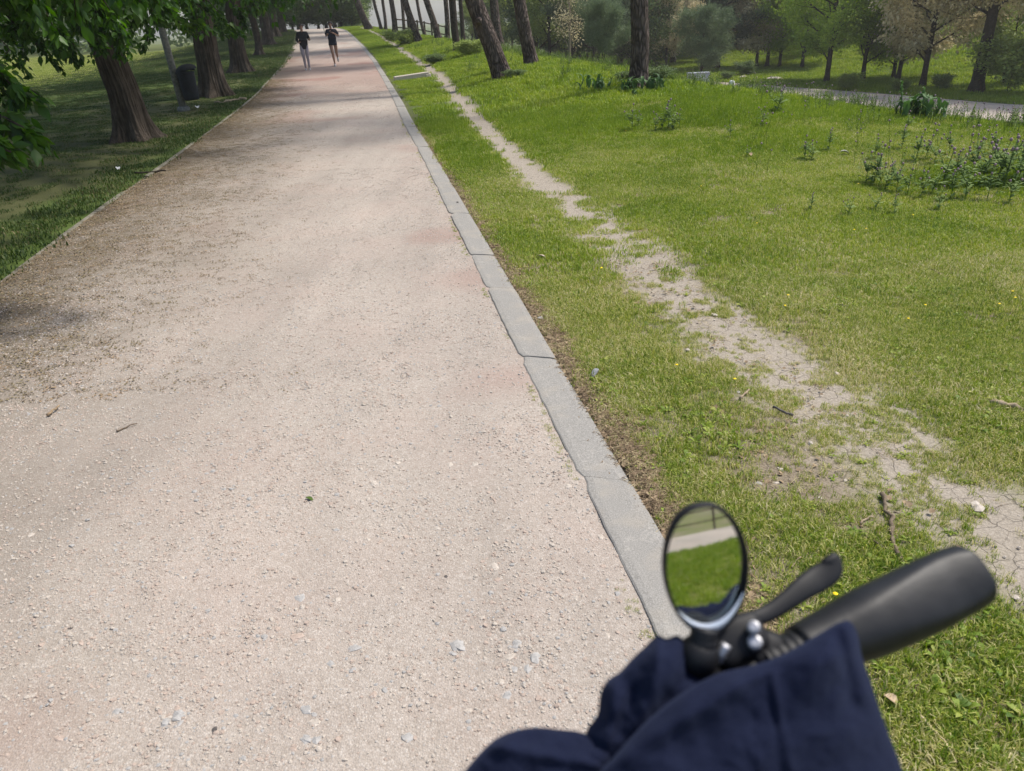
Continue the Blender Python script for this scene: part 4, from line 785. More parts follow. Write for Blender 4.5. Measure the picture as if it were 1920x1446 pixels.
BT = [('bare', 0, 1068, 46, 1.0, .3, 'pale multi-stemmed bare tree behind the lawn crest'),
 ('roundpine', 0, 1131, 42, 1.15, 0, 'small round pine left of the upright pine trunk'),
 ('roundpine', 1, 1318, 48, 1.45, 2, 'small round pine beside the white painted cabinet'),
 ('conifer', 0, 1115, 52, .85, 0, 'dark green conifer behind the small round pine on the left'),
 ('conifer', 1, 1345, 60, 1.05, 1, 'large dark blue-green conifer behind the white painted cabinet'),
 ('olive', 0, 1030, 56, .9, 1, 'yellowish olive tree left of the bare tree'),
 ('dark', 0, 1005, 64, 1.0, 2, 'dark tree at the left end of the valley wood'),
 ('lime', 0, 1165, 66, 1.0, 3, 'light green tree seen just left of the upright pine trunk'),
 ('dark', 1, 1190, 58, .9, 1, 'dark tree directly behind the upright pine trunk'),
 ('buff', 0, 1250, 58, .75, 2, 'low reddish-buff tree right of the upright pine trunk'),
 ('dark', 0, 1262, 68, 1.1, 0, 'tall dark tree between pine trunk and large conifer'),
 ('dark', 1, 1225, 74, 1.1, 2.2, 'dark tree deep in the wood right of the pine trunk'),
 ('buff', 1, 1440, 59, .90, 0, 'buff-coloured tree with a dark trunk right of the large conifer'),
 ('buff', 0, 1421, 60, .8, 3.3, 'slimmer buff tree beside the large conifer'),
 ('lime', 1, 1464, 58, .75, 1, 'small light green tree at the far bend of the valley path'),
 ('lime', 0, 1507, 56, .8, 4, 'light green tree left of the brightest lime one'),
 ('lime', 1, 1556, 46, 1.0, 5, 'bright lime-green tree with straight dark trunk by the far path'),
 ('lime', 0, 1625, 46, .85, 2, 'light green multi-stem tree between lime tree and twin trunks'),
 ('olive', 1, 1683, 46, .85, 2, 'olive tree with paired trunks on the bank'),
 ('buff', 0, 1692, 45, .85, 5, 'buff-topped tree over the paired trunks'),
 ('buff', 1, 1741, 41, 1.0, 4, 'buff-flowered tree leaning over the far path above the big-leaved plant'),
 ('willow', 0, 1845, 37.5, .97, 1.2, 'largest valley tree at right with thick forked trunk and drooping buff sprays'),
 ('willow', 1, 1990, 34.5, .9, 3, 'drooping buff tree cut by the right edge'),
 ('olive', 0, 1895, 40, .50, 3, 'low green tree behind the thick forked trunk'),
 ('olive', 1, 1800, 55, .9, 0, 'green tree up the bank between the leaning tree and forked trunk'),
 ('lime', 0, 1770, 62, 1.0, .4, 'pale green tree high on the bank at right'),
 ('olive', 0, 1480, 74, 1.1, 4, 'green tree high on the bank behind the lime trees'),
 ('olive', 1, 1560, 72, 1.1, 3, 'olive tree behind the bright lime tree'),
 ('olive', 0, 1640, 68, 1.1, 4, 'olive tree on the upper bank, middle'),
 ('olive', 1, 1720, 72, 1.1, 1, 'olive tree on the upper bank behind the buff tree'),
 ('olive', 0, 1860, 68, 1.1, 2, 'leafy tree on the upper bank behind the forked trunk'),
 ('olive', 0, 1930, 60, 1.1, 5, 'olive tree on the upper bank at the right edge'),
 ('dark', 1, 1390, 76, 1.15, 0, 'dark tree behind the gap between conifer and buff tree'),
 ('dark', 0, 1310, 78, 1.15, 1.5, 'dark tree behind the large conifer'),
 ('conifer', 0, 1075, 70, 1.1, 2, 'tall conifer behind the bare tree'),
 ('conifer', 1, 1225, 64, .9, 3.4, 'conifer right behind the upright pine trunk'),
 ('olive', 1, 960, 74, .75, 3, 'pale olive tree seen between the leaning pines'),
 ('dark', 1, 915, 82, .8, 1, 'dark shrubby tree behind the big leaning pine'),
 ('olive', 0, 884, 80, .55, 2, 'greyish bush beyond the crest by the ivy-black pine'),
 ('dark', 0, 597, 84, .62, 0, 'dark tree closing the end of the path, left'),
 ('dark', 1, 575, 86, .7, 5, 'bushy dark tree just right of the left jogger at the path end'),
 ('dark', 0, 640, 83, .55, 5, 'low dark tree beside the path end under the leaning pine'),
 ('dark', 1, 612, 90, .9, 4, 'taller dark tree behind the right jogger'),
 ('dark', 1, 660, 84, .38, 2, 'small dark bushy tree at the right side of the path end'),
 ('dark', 0, 548, 82, .55, 1, 'low dark tree left of the left jogger'),
 ('dark', 1, 628, 100, 1.0, 1, 'dark tree closing the end of the path, middle'),
 ('dark', 0, 560, 92, 1.05, 2, 'dark tree closing the path behind the left jogger'),
 ('dark', 1, 655, 108, .85, 3, 'dark tree at the right end of the path opening'),
 ('olive', 1, 668, 120, .6, 3, 'small sunlit bush beyond the path crest'),
 ('dark', 0, 520, 100, 1.1, 4, 'dark tree beyond the left row'),
 ('lime', 1, 1580, 63, .95, 1, 'light green tree behind the bright lime one, on the bank'),
 ('dark', 1, 1120, 76, 1.1, 1, 'dark tree deep behind the conifers')]
for i, (k, v, px, dist, sc, rz, lb) in enumerate(BT):
    p = atd(px, 100 if px > 980 else 50, dist)
    tree_obj(NMS[k], p, kind_mesh(k, v), rz, sc, lb, 'tree', 'trees of the valley wood' if px > 980 else 'trees beyond the crest')
# far wood that reads as one mass: on the upper bank and left beyond the lawn
rng = np.random.RandomState(77); a = Acc(); cs = []
for i in range(150):
    az = rad(rng.uniform(3, 48)); d = rng.uniform(80, 120); cs.append((d*math.sin(az), d*math.cos(az), 4.0, rng.uniform(2, 4)))
for i in range(110):
    az = rad(rng.uniform(-80, -17)); d = rng.uniform(92, 130); cs.append((d*math.sin(az), d*math.cos(az), 3.4, rng.uniform(2.5, 4)))
for x, y, h, r_ in cs:
    n = 520; th = rng.rand(n)*6.28; u_ = rng.rand(n)*2-1; q = np.stack([np.sqrt(1-u_*u_)*np.cos(th), np.sqrt(1-u_*u_)*np.sin(th), u_*1.25], 1)*(r_*(.7+.4*rng.rand(n)))[:, None]
    z0 = float(G(x, y)); P = np.array([x, y, z0+h*.8])+q; k = P[:, 2] > z0; P = P[k]; n = len(P)
    spray(a, SLEAF[0], SLEAF[1], P, rng.randn(n, 3), rng.randn(n, 3)*.5+np.array([0, 0, .8]), .45+.4*rng.rand(n), np.full(n, rng.rand()*.5)+rng.rand(n)*.5)
a.obj('far_wood', M['dark'], kind='stuff', label='distant dark wood behind the bank and beyond the left lawn')
# shrubs along the foot of the bank
shm = crown_mesh('shrub', 190, 'leaf2', 1.5, .1, 1.1, .04, 12, 6, 4, 26, .09, .16, M['olive'], .7, .5, 0, bark=M['dbark']); shd = crown_mesh('shrub', 191, 'leaf2', 1.3, .1, 1.0, .04, 12, 6, 4, 26, .09, .16, M['dark'], .7, .5, 0, bark=M['dbark'])
SH = [(556, 80.5, 2.3, shd, 'dark bush at the left end of the path crest'), (580, 81, 2.3, shd, 'dark bush between the joggers on the path crest'), (604, 82, 2.3, shd, 'dark bush on the crest left of the right jogger'), (626, 81, 2.3, shd, 'dark bush on the crest behind the right jogger'), (648, 80, 2.3, shd, 'dark bush at the right end of the path crest'), (668, 82, 1.3, shm, 'light bush beside the leaning pine at the path end'),
 (1905, 36.5, 1.5, shm, 'green bush right of the thick forked trunk'), (1400, 53, .6, shd, 'low dark bush at the bend of the far path'), (1780, 39.5, .5, shd, 'dark low bush on the bank below the forked trunk'), 
      (1600, 41.5, .5, shm, 'low green bush by the far path right of the lime tree'), (1700, 39.0, .4, shm, 'small bush on the verge of the far path'), (1366, 50, .35, shd, 'dark bush at the start of the far path'), (1226, 16.6, .30, shd, 'dark ivy bush hugging the upright pine, right side'), (1178, 16.8, .22, shd, 'dark sprig at the left foot of the upright pine'),
      (965, 20, .22, shd, 'dark sprig at the foot of the big leaning pine'), (750, 44, .75, shm, 'low weedy bush on the lawn near the trail head'), (880, 30, .5, shm, 'weedy clump under the pines'), (812, 30, .35, shd, 'dark green clump beside the stone slab')]
for px, dist, sc, m_, lb in SH:
    p = atd(px, 100, dist); e = empty('bush', p, dist, label=lb, cat='bush', group='bushes'); e.scale = (sc*1.25, sc*1.25, sc*.55) if (px < 1300 and dist < 45) else (sc*1.2, sc*1.2, sc*.9)
    put(bpy.data.objects.new('stems', m_[1]), e); put(bpy.data.objects.new('foliage', m_[0]), e)

# ------------------------------------------------------------------ broad-leaved plants and thistles
def bigleaf(rng, L, wd):
    n = 9; u_ = np.linspace(0, 1, n); az = 0; V = []; arch = .5+.4*rng.rand()
    for i, q in enumerate(u_):
        w = wd*math.sin(math.pi*min(1, q*.93+.07)**.8)**.8*(1+.12*math.sin(i*2.3+rng.rand())); y_ = L*q*(1-.12*q); z_ = L*(arch*math.sin(q*2.3)*.75-.35*q*q)
        if i == 0: w = .006
        for s_, zz in ((-1, .10), (-.5, .0), (0, -.05), (.5, 0), (1, .10)): V.append((s_*w/2, y_, z_+zz*w+.012*math.sin(i*1.9+s_*3)*(abs(s_) == 1)))
    I = np.arange(n*5).reshape(n, 5); return np.array(V), np.stack([I[:-1, :-1], I[:-1, 1:], I[1:, 1:], I[1:, :-1]], -1).reshape(-1, 4)
def bigplant(px, py, sc, nl, seed, lb, spread=0, stalk=False, name='broad_leaved_plant'):
    rng = np.random.RandomState(seed); p = at(px, py); e = empty(name, p, 0, label=lb, cat='plant', group='broad-leaved plants in the lawn')
    for i in range(nl):
        a = Acc(); V, F = bigleaf(rng, sc*(.6+.5*rng.rand()), sc*.20*(.8+.5*rng.rand())); el = rad(rng.uniform(15, 75)); az = i*2.4+rng.rand()*.6
        R = rotm(0, 0, az)@rotm(el, 0, 0); o_ = np.array([rng.randn()*spread, rng.randn()*spread*.5, 0]); a.add(V@R.T+o_, F, 0, rng.rand()*.6); a.obj('leaf', M['dock'], e)
    if stalk:
        for q in range(2):
            a = Acc(); b = np.array([-.25+.35*q, 0, 0]); tpz = b+np.array([-.06, .02, sc*(1.15-.25*q)]); addtube(a, [b, (b+tpz)/2+np.array([.02, 0, 0]), tpz], [.012, .009, .005], 6)
            for j in range(7):
                V, F = bigleaf(rng, sc*(.36-.03*j), sc*.1); R = rotm(0, 0, j*2.4)@rotm(rad(50), 0, 0); a.add(V@R.T+b+(tpz-b)*(.25+.75*j/6), F, 0, .6)
            a.obj('stalk', M['dock'], e)
M['dock'] = leafmat('dock_leaf', [(0, (.04, .09, .025)), (.5, (.085, .165, .045)), (1, (.20, .30, .12))], .35, .6, 2)
bigplant(1718, 222, .42, 34, 1, 'largest clump of broad dark leaves with upright stalks, right by the far path', .22, True)
bigplant(1118, 170, .36, 22, 2, 'spreading broad-leaved clump left of the upright pine', .14)
bigplant(1180, 172, .32, 20, 3, 'broad-leaved plant at the foot of the upright pine', .12)
bigplant(1222, 170, .34, 20, 4, 'broad-leaved plant right of the upright pine foot', .12)
bigplant(1190, 180, .18, 9, 5, 'small broad-leaved plant just in front of the upright pine', .05)
# thistles
TH = []
for s in range(5):
    r_ = np.random.RandomState(400+s); a = Acc(); hd = Acc(); H_ = .34+.10*r_.rand()
    stems = [np.array([0, 0, H_])+np.array([r_.randn()*.03, r_.randn()*.03, 0])]+[np.array([r_.randn()*.09, r_.randn()*.09, H_*(.7+.25*r_.rand())]) for _ in range(2)]
    for k, tp_ in enumerate(stems):
        b = np.array([0, 0, 0]) if k == 0 else stems[0]*.35; addtube(a, [b, (b+tp_)/2+r_.randn(3)*.008, tp_], [.005, .004, .003], 5, 0, .3)
        blob(hd, tp_+np.array([0, 0, .008]), (.014, .014, .017), s*9+k, 0, .5, 7, 5); 
        for q in range(9):
            u_ = .1+.85*q/9; c = b+(tp_-b)*u_; az = q*2.4+r_.rand(); d = np.array([math.cos(az), math.sin(az), .55]); l = (.12*(1.15-u_)+.02)*(.7+.5*r_.rand()); sd_ = np.array([-d[1], d[0], 0])*l*.22
            m1 = c+d*l*.35; m2 = c+d*l*.7+np.array([0, 0, -.1*l]); a.add([c-sd_*.2, c+sd_*.2, m1+sd_, m1-sd_, m1+sd_*.4+d*l*.1, m1-sd_*.4+d*l*.1, m2+sd_*.8, m2-sd_*.8, c+d*l+np.array([0, 0, -.3*l])], [(0, 1, 2), (0, 2, 3), (3, 2, 4), (3, 4, 5), (5, 4, 6), (5, 6, 7), (7, 6, 8)], 0, r_.rand())
    TH.append((a.mesh('thistle_stem', [M['thistle'] if 'thistle' in M else M['weed']]), hd.mesh('thistle_head', [M['mauve']])))
M['thistle'] = leafmat('thistle_green', [(0, (.07, .12, .035)), (.5, (.16, .23, .075)), (1, (.28, .35, .14))], .5, .9, 2)
for t_ in TH: t_[0].materials.clear(); t_[0].materials.append(M['thistle'])
TP = [(1622,345,.9),(1636,348,1.1),(1645,352,.8),(1658,358,.8),(1668,350,.7),(1680,362,.8),(1715,305,1.0),(1733,300,.9),(1765,350,1.2),(1790,340,.9),(1800,352,1.0),(1820,335,1.1),(1835,350,1.2),(1845,330,1.0),(1858,325,1.0),(1872,345,1.2),(1880,352,1.3),(1885,328,1.1),(1897,348,1.1),(1908,340,1.2),(1916,352,1.1),
      (1700,368,.7),(1725,372,.8),(1745,365,.8),(1780,375,.8),(1810,372,.9),(1850,378,.9),(1890,382,.9),(1640,395,.5),(1675,402,.5),(1760,395,.6),(1185,248,1.1),(1195,240,.8),(1240,245,1.0),(1252,243,1.2),(1262,246,1.0),(1274,244,.8),(1228,247,.8),(1455,215,1.3),(1462,212,1.0),(1548,182,1.0),(1558,180,.9),(1508,300,.9),(1520,303,.7),(1553,285,.8),(1430,240,.8),(1370,262,.7),(1400,298,.5),(1590,405,.5),(1520,395,.45),(1700,250,.8),(1780,290,.9),(1830,300,.9),(1750,310,.9),(1690,280,.8),(1640,300,.8),(1865,290,.9),(1905,300,.9)]
LONE = {(1455,215): 'tallest lone thistle above the open lawn, left of the big-leaved plant', (1462,212): 'thistle close beside the tallest lone one', (1548,182): 'thistle silhouetted on the lawn edge below the bright lime tree', (1558,180): 'second thistle on the lawn edge below the lime tree, right one', (1508,300): 'dark low thistle left of the white paper scrap', (1520,303): 'short thistle right behind the dark low one', (1553,285): 'branching thistle just left of the white paper scrap', (1430,240): 'thistle alone above the dark low one, upper lawn', (1370,262): 'thin thistle in the lawn midway right of the clump by the pine', (1400,298): 'short thistle by the dark dead leaf in the lawn', (1590,405): 'small thistle below the left end of the big patch', (1520,395): 'small thistle furthest down the open lawn'}
for i, (px, py, sc) in enumerate(TP):
    p = at(px, py); grp = 'thistles in the right of the lawn' if px > 1300 else 'thistles in the middle of the lawn'
    lb = 'spiky grey-green thistle with mauve heads in the large patch at the right edge' if px > 1600 else ('spiky thistle in the clump below the upright pine' if px < 1300 else LONE[(px, py)])
    e = empty('thistle', p, i*1.3, label=lb, cat='thistle', group=grp if (px > 1600 or px < 1300) else 'lone thistles in the open lawn'); z = (p-CAM)@fw; e.scale = (sc*.85,)*3
    put(bpy.data.objects.new('stem', TH[i % 5][0]), e); put(bpy.data.objects.new('flower_head', TH[i % 5][1]), e)
# pale thistle seedheads over the upper right lawn: too many to count
a = Acc(); blob(a, (0, 0, .30), (.012, .012, .012), 1, 1, .5, 6, 4); addtube(a, [(0, 0, 0), (.01, 0, .15), (0, 0, .30)], [.003, .002, .002], 3)
hs = source(a, 'flowering_stem', [M['weed'], M['mauve']])
P, rng = region(2600, 0, 13, 7, 16, 17); x, y = P[:, 0], P[:, 1]; px, py, z = proj(P); k = (px > 1400) & (fbm(x*.9, y*.9, 141) > .45) & (x < Xc(y)+.5) & (py < 330) & (rng.rand(len(x)) < .45); P = P[k]; n = len(P)
scatter('flowering_stems', P, np.stack([rng.randn(n)*.12, rng.randn(n)*.12, rng.rand(n)*6.28], 1), .6+.6*rng.rand(n), np.zeros(n), [hs], 'pale mauve flower heads on thin stems in the right of the lawn')
# dandelions
da = Acc(); th = np.arange(14)*2*math.pi/14; V = [(0, 0, .006)]+[(math.cos(t_)*.011, math.sin(t_)*.011, .004) for t_ in th]+[(math.cos(t_+.2)*.017, math.sin(t_+.2)*.017, 0) for t_ in th]; q = np.arange(14); q2 = (q+1) % 14
da.add(np.array(V), np.stack([0*q, 1+q, 1+q2], 1)); da.F[4].append(np.stack([1+q, 15+q, 15+q2, 1+q2], 1)); da.M[4].append(np.zeros(14, int)); dm_ = da.mesh('dandelion_head', [M['yellow']])
ds = Acc(); addtube(ds, [(0, 0, -.05), (0, 0, 0)], [.0015, .0012], 4); dsm = ds.mesh('dandelion_stem', [M['weed']])
for i, (px, py) in enumerate([(1376,727),(1418,429),(1476,567),(1470,587),(1314,358),(1376,270),(1600,442),(1622,440),(1732,586),(1870,584),(1562,1136),(1128,514),(1900,572),(1608,354),(1710,414),(1173,252),(1268,700),(1700,612),(1895,560),(1127,515)]):
    p = at(px, py); e = empty('dandelion', (p[0], p[1], p[2]+.05), i, label='yellow dandelion flower open in the lawn', cat='dandelion', group='yellow dandelions dotted over the lawn'); e.scale = (.45,)*3
    put(bpy.data.objects.new('stem', dsm), e); put(bpy.data.objects.new('flower_head', dm_), e)

# ------------------------------------------------------------------ sticks and litter
def stick(pix, w0, w1, m, lb, lift=.012, name='stick', cat='stick', seg=7, G_=None, twigs=()):
    pts = []; 
    for q in pix: p = hit(*q, G_ or G); pts.append(p+np.array([0, 0, lift]))
    pts = np.array(pts); z = (pts[0]-CAM)@fw; t = np.linspace(0, len(pts)-1, len(pts)*3-2); P = np.stack([np.interp(t, np.arange(len(pts)), pts[:, i]) for i in range(3)], 1)
    rr = np.random.RandomState(int(pix[0][0])); P[1:-1] += rr.randn(len(P)-2, 3)*w0*z/FPX*.25; R = np.linspace(w0, w1, len(P))/2*z/FPX*(1+.18*rr.randn(len(P)))
    c = P[0].copy(); a = Acc(); addtube(a, P-c, R, seg); 
    for s_ in twigs:
        q = np.array([hit(*k, G_ or G)+np.array([0, 0, lift]) for k in s_]); addtube(a, q-c, np.linspace(w1*.6, w1*.3, len(q))/2*z/FPX, 5)
    o = a.obj(name, m, label=lb, cat=cat); o.location = [float(v) for v in c]; return o
stick([(1652,930),(1660,952),(1670,975),(1674,1000),(1675,1025),(1684,1045),(1697,1066)], 8, 6, M['twig'], 'crooked grey stick lying above the grip in the foreground grass', twigs=[[(1674,965),(1686,968)]])
stick([(1622,1002),(1640,1020),(1655,1030),(1675,1034)], 4, 3, M['twig'], 'thin twig touching the crooked grey stick', .008)
stick([(1854,762),(1885,768),(1930,778)], 9, 10, M['wood'], 'pale broken stick at the right edge of the lawn', .02)
stick([(1722,1352),(1745,1378),(1768,1400),(1790,1440)], 5, 4, M['straw'], 'long yellow straw stalk in the bottom right grass', .02)
stick([(1450,766),(1468,776),(1486,781)], 5, 4, M['dstone'], 'short dark stick beside the worn trail', .008)
stick([(1388,750),(1396,742),(1404,733)], 5, 4, M['wood'], 'small pale piece of wood left of the worn trail', .008)
stick([(1612,985),(1622,978),(1636,972)], 5, 4, M['wood'], 'small bleached twig left of the crooked stick', .008)
stick([(1484,1068),(1492,1055),(1502,1048)], 4, 3, M['wood'], 'curled bleached twig near the brake lever tip', .008)
stick([(1376,936),(1390,944),(1405,953)], 4, 3, M['straw'], 'straw bit right of the mirror', .008)
stick([(1570,574),(1580,577),(1590,578)], 6, 5, M['dstone'], 'short dark chunk of bark in the middle lawn', .008)
stick([(1395,526),(1410,525),(1428,522)], 4, 3, M['straw'], 'pale straw beside the trail in the middle lawn', .01)
stick([(1745,508),(1760,516),(1775,522)], 4, 3, M['twig'], 'brown twig in the right lawn', .01)
stick([(1628,488),(1638,490),(1650,492)], 3, 3, M['twig'], 'thin brown twig beside a white pebble', .008)
stick([(220,810),(235,803),(258,796)], 4, 2, M['twig'], 'thin brown twig lying on the left of the path', .006, G_=G0)
stick([(90,780),(100,771),(112,762)], 5, 3, M['brownbit'], 'short reddish twig on the left of the path', .006, G_=G0)
stick([(255,331),(285,330),(313,327)], 3, 3, M['dbark'], 'dark stick lying across the left stone edging', .05)
stick([(402,194),(425,192),(446,189),(462,188)], 3.5, 5, M['gbark'], 'pale fallen branch lying toward the left edging', .03)
stick([(1222,684),(1232,692),(1240,702),(1262,708)], 4, 2, M['twig'], 'forked grey twig in the grass right of the kerb', .01, twigs=[[(1232,692),(1245,689)]])
def leafobj(px, py, L, wd, m, lb, name, cat, az, G_=G, lift=.02):
    p = hit(px, py, G_); z = (p-CAM)@fw; L = L*z/FPX; a = Acc(); n = 7; V = []
    for i in range(n):
        q = i/(n-1); w = wd*z/FPX*math.sin(math.pi*min(1, q*.9+.05))**.7
        for s_ in (-1, 0, 1): V.append((s_*w/2, L*(q-.5), .25*w*(abs(s_))+.1*L*math.sin(q*3)))
    V = np.array(V); V = np.vstack([V, V-np.array([0, 0, .0012])]); I = np.arange(n*3).reshape(n, 3); Fq = np.stack([I[:-1, :-1], I[:-1, 1:], I[1:, 1:], I[1:, :-1]], -1).reshape(-1, 4)
    a.add(V, np.vstack([Fq, Fq[:, ::-1]+n*3])); o = a.obj(name, m, label=lb, cat=cat); o.location = (p[0], p[1], p[2]+lift); o.rotation_euler = (.25, .1, az); return o
M['feather'] = simple('grey_feather', (.10, .11, .12), (.28, .28, .28), 45, .7)
leafobj(1116, 706, 26, 11, M['feather'], 'grey curled feather in the grass beside the kerb', 'feather', 'feather', -.5)
leafobj(1016, 486, 14, 8, M['rstone'], 'reddish dead leaf in the grass near the kerb', 'fallen_leaf', 'leaf', 1.3)
leafobj(1668, 1322, 24, 20, simple('tan_leaf', (.35, .25, .15), (.5, .38, .25), 60), 'tan dried leaf in the bottom right grass', 'fallen_leaf', 'leaf', .8)
leafobj(1583, 293, 16, 12, M['white'], 'scrap of white paper in the upper right lawn', 'paper_scrap', 'litter', 1.2, lift=.04)
leafobj(222, 319, 12, 8, M['white'], 'white crumpled tissue in the shaded lawn left of the path', 'paper_scrap', 'litter', .5)
leafobj(370, 203, 10, 8, M['white'], 'white scrap beside the litter bin', 'paper_scrap', 'litter', .5)
leafobj(580, 936, 16, 8, M['weed'], 'small green leaf lying on the gravel path', 'fallen_leaf', 'leaf', 1.2, G0, .0)
leafobj(858, 382, 5, 4, M['dstone'], 'tiny dark speck of litter on the kerb', 'litter_speck', 'litter', 1.2, G0, .012)
leafobj(1405, 296, 12, 9, M['brownbit'], 'dark brown dead leaf in the lawn', 'fallen_leaf', 'leaf', .2, lift=.04)
# stone slab in the grass
p = at(772, 150); e = empty('stone_slab', p, 0, label='pale broken stone slab half sunk in the grass beside the path', cat='slab')
a = Acc(); addbox(a, (0, 0, .10), (1.10, .20, .13), rotm(0, rad(-4), rad(22)), bev=.12); a.obj('block', M['stone'], e, smooth=False)
a = Acc(); addbox(a, (.47, .185, .09), (.18, .2, .12), rotm(0, rad(-4), rad(30)), bev=.15); a.obj('broken_end', M['stone'], e, smooth=False)

# ------------------------------------------------------------------ post with litter bin
p = at(345, 207); post = empty('lamp_post', p, 0, label='grey post rising into the leaves between the first two row trees', cat='post')
M['post'] = simple('weathered_grey_post', (.13, .125, .11), (.26, .25, .22), 20, .8, .2, .2); M['bin'] = simple('dark_bin_plastic', (.007, .009, .012), (.016, .02, .025), 10, .7, .25)
a = Acc(); lean = np.array([-.055, 0, 1.]); addtube(a, [lean*-.2, lean*1.5, lean*3, lean*5.2], [.085, .078, .072, .06], 16); a.obj('pole', M['post'], post)
a = Acc(); addtube(a, [(0, 0, -.1), (0, 0, .06), (0, 0, .09)], [.15, .14, .10], 16); a.obj('footing', M['post'], post)
a = Acc(); addtube(a, [lean*5.15, lean*5.15+np.array([.5, -.1, .15]), lean*5.15+np.array([.95, -.2, .15])], [.03, .028, .025], 8); addbox(a, lean*5.15+np.array([1.05, -.22, .14]), (.4, .2, .1)); a.obj('lamp_head', M['post'], post)
bn = empty('litter_bin', p+np.array([.26, -.03, .22]), 0, label='dark plastic litter bin with peaked lid hung on the grey post', cat='litter bin')
a = Acc(); hs_ = [0, .02, .1, .55, .60]; rs_ = [.15, .165, .175, .195, .195]; addtube(a, [(-.055*h, 0, h) for h in hs_], rs_, 24); a.obj('body', M['bin'], bn)
a = Acc(); addtube(a, [(-.035, 0, .575), (-.035, 0, .60), (-.035, 0, .615)], [.205, .212, .205], 24, cap=False); a.obj('rim', M['bin'], bn)
a = Acc(); nn = 12; V = []
for i in range(nn+1):
    t_ = i/nn*math.pi*2
    for j in range(9):
        ph = j/8*math.pi*.5; V.append((-.03+(.21+.07*max(0, math.cos(t_)))*math.cos(t_)*math.cos(ph), .20*math.sin(t_)*math.cos(ph), .63+.05*math.cos(t_)*math.cos(ph)+.13*math.sin(ph)))
V = np.array(V); I = np.arange(len(V)).reshape(nn+1, 9); Fq = np.stack([I[:-1, :-1], I[:-1, 1:], I[1:, 1:], I[1:, :-1]], -1).reshape(-1, 4); V2 = V+np.array([0, 0, .012]); a.add(np.vstack([V, V2]), np.vstack([Fq[:, ::-1], Fq+len(V)]))
addtube(a, [(.13, -.05, .66), (.22, -.08, .665), (.235, -.08, .64)], [.03, .025, .012], 8); addtube(a, [(-.2, 0, .5), (-.2, 0, .68)], [.015, .015], 6); a.obj('lid', M['bin'], bn)
a = Acc(); addtube(a, [(-.30, 0, .3), (-.16, 0, .3)], [.02, .02], 8); addtube(a, [(-.31, 0, .52), (-.17, 0, .52)], [.02, .02], 8); a.obj('bracket', M['post'], bn)

# ------------------------------------------------------------------ painted cabinet and bollard by the far path, railing on the crest
m, nt, pb = mat('white_paint_with_scribbles', .7, .3); v = mapped(nt, opos(nt), (1, 1, 1)); n = noise(nt, 5, 3, v, .6, 2.5)
nt.links.new(ramp(nt, n, [(.40, (.62, .64, .66)), (.47, (.10, .12, .17)), (.52, (.60, .62, .64)), (.60, (.22, .26, .34)), (.66, (.66, .67, .68))]), pb.inputs['Base Color']); M['graf'] = m
p = atd(1309, 150, 46); e = empty('utility_cabinet', p, .2, label='white cabinet covered in dark scribbles under the small round pine', cat='cabinet')
a = Acc(); addbox(a, (0, 0, .12), (1.15, .6, 1.1), bev=.04); a.obj('body', M['graf'], e, smooth=False)
a = Acc(); addbox(a, (0, 0, .695), (1.2, .66, .05)); a.obj('lid', M['graf'], e, smooth=False)
for sx in (-.34, .34):
    a = Acc(); addbox(a, (sx*.83, -.312, .15), (.5, .02, .85), bev=.1); d_ = a.obj('door', M['graf'], e, smooth=False); a = Acc(); addbox(a, (sx*.3, -.335, .3), (.03, .03, .12)); a.obj('handle', M['dstone'], d_, smooth=False)
p = atd(1372, 160, 40); a = Acc(); addtube(a, [(0, 0, -.2), (0, 0, .5), (0, 0, .56), (0, 0, .60)], [.15, .14, .12, .05], 12); o = a.obj('bollard', M['white'], label='short white bollard at the start of the far path', cat='bollard'); o.location = [float(v) for v in p]
for px, dist, w in ((1450, 49, .55), (1393, 51, .3), (1542, 37, .25)):
    p = atd(px, 150, dist); a = Acc(); blob(a, (0, 0, .06), (w, w*.6, .14), int(px), 0, .5, 10, 6, .25); o = a.obj('rock', M['stone'], label={1450: 'largest pale rock lying beyond the far path', 1393: 'pale rock left of the largest one beyond the far path', 1542: 'small pale rock on the verge below the lime tree'}[px], cat='rock', smooth=False); o.location = [float(v) for v in p]
rl = empty('railing', (0, 0, 0), label='dark wooden railing on the crest seen between the pine trunks', cat='railing'); M['rail'] = simple('dark_timber', (.06, .045, .03), (.14, .11, .08), 10, .9, .2)
pr = [atd(px, 50, 58) for px in (744, 757, 770, 783, 796, 809, 822, 835)]
for i, q in enumerate(pr):
    a = Acc(); addbox(a, (q[0], q[1], q[2]+.5), (.11, .11, 1.1)); a.obj('post', M['rail'], rl, smooth=False)
    if i:
        b = pr[i-1]
        for hh in (.45, .95): a = Acc(); addtube(a, [b+np.array([0, 0, hh]), q+np.array([0, 0, hh])], .045, 6); a.obj('rail', M['rail'], rl)

# ------------------------------------------------------------------ rear scene for the mirror: railing with a bin
rr = empty('railing', (0, 0, 0), label='dark railing beyond the path behind the viewer, reflected in the mirror', cat='railing')
ps = [np.array([x, -12.4+(x-4)*.14, 0]) for x in (1.5, 3.5, 5.5, 7.5, 9.5)]
for i, q in enumerate(ps):
    q[2] = float(G(q[0], q[1])); a = Acc(); addbox(a, (q[0], q[1], q[2]+.4), (.07, .07, .9)); a.obj('post', M['rail'], rr, smooth=False)
    if i:
        b = ps[i-1]
        for hh in (.4, .8): a = Acc(); addtube(a, [b+np.array([0, 0, hh]), q+np.array([0, 0, hh])], .03, 6); a.obj('rail', M['rail'], rr)
b2 = bn.copy(); COL.objects.link(b2); b2.location = (5.6, -12.0, float(G(5.6, -12.0))+.25); b2['label'] = 'dark litter bin on the railing behind the viewer, reflected in the mirror'
for ch in list(bn.children): c = ch.copy(); COL.objects.link(c); c.parent = b2

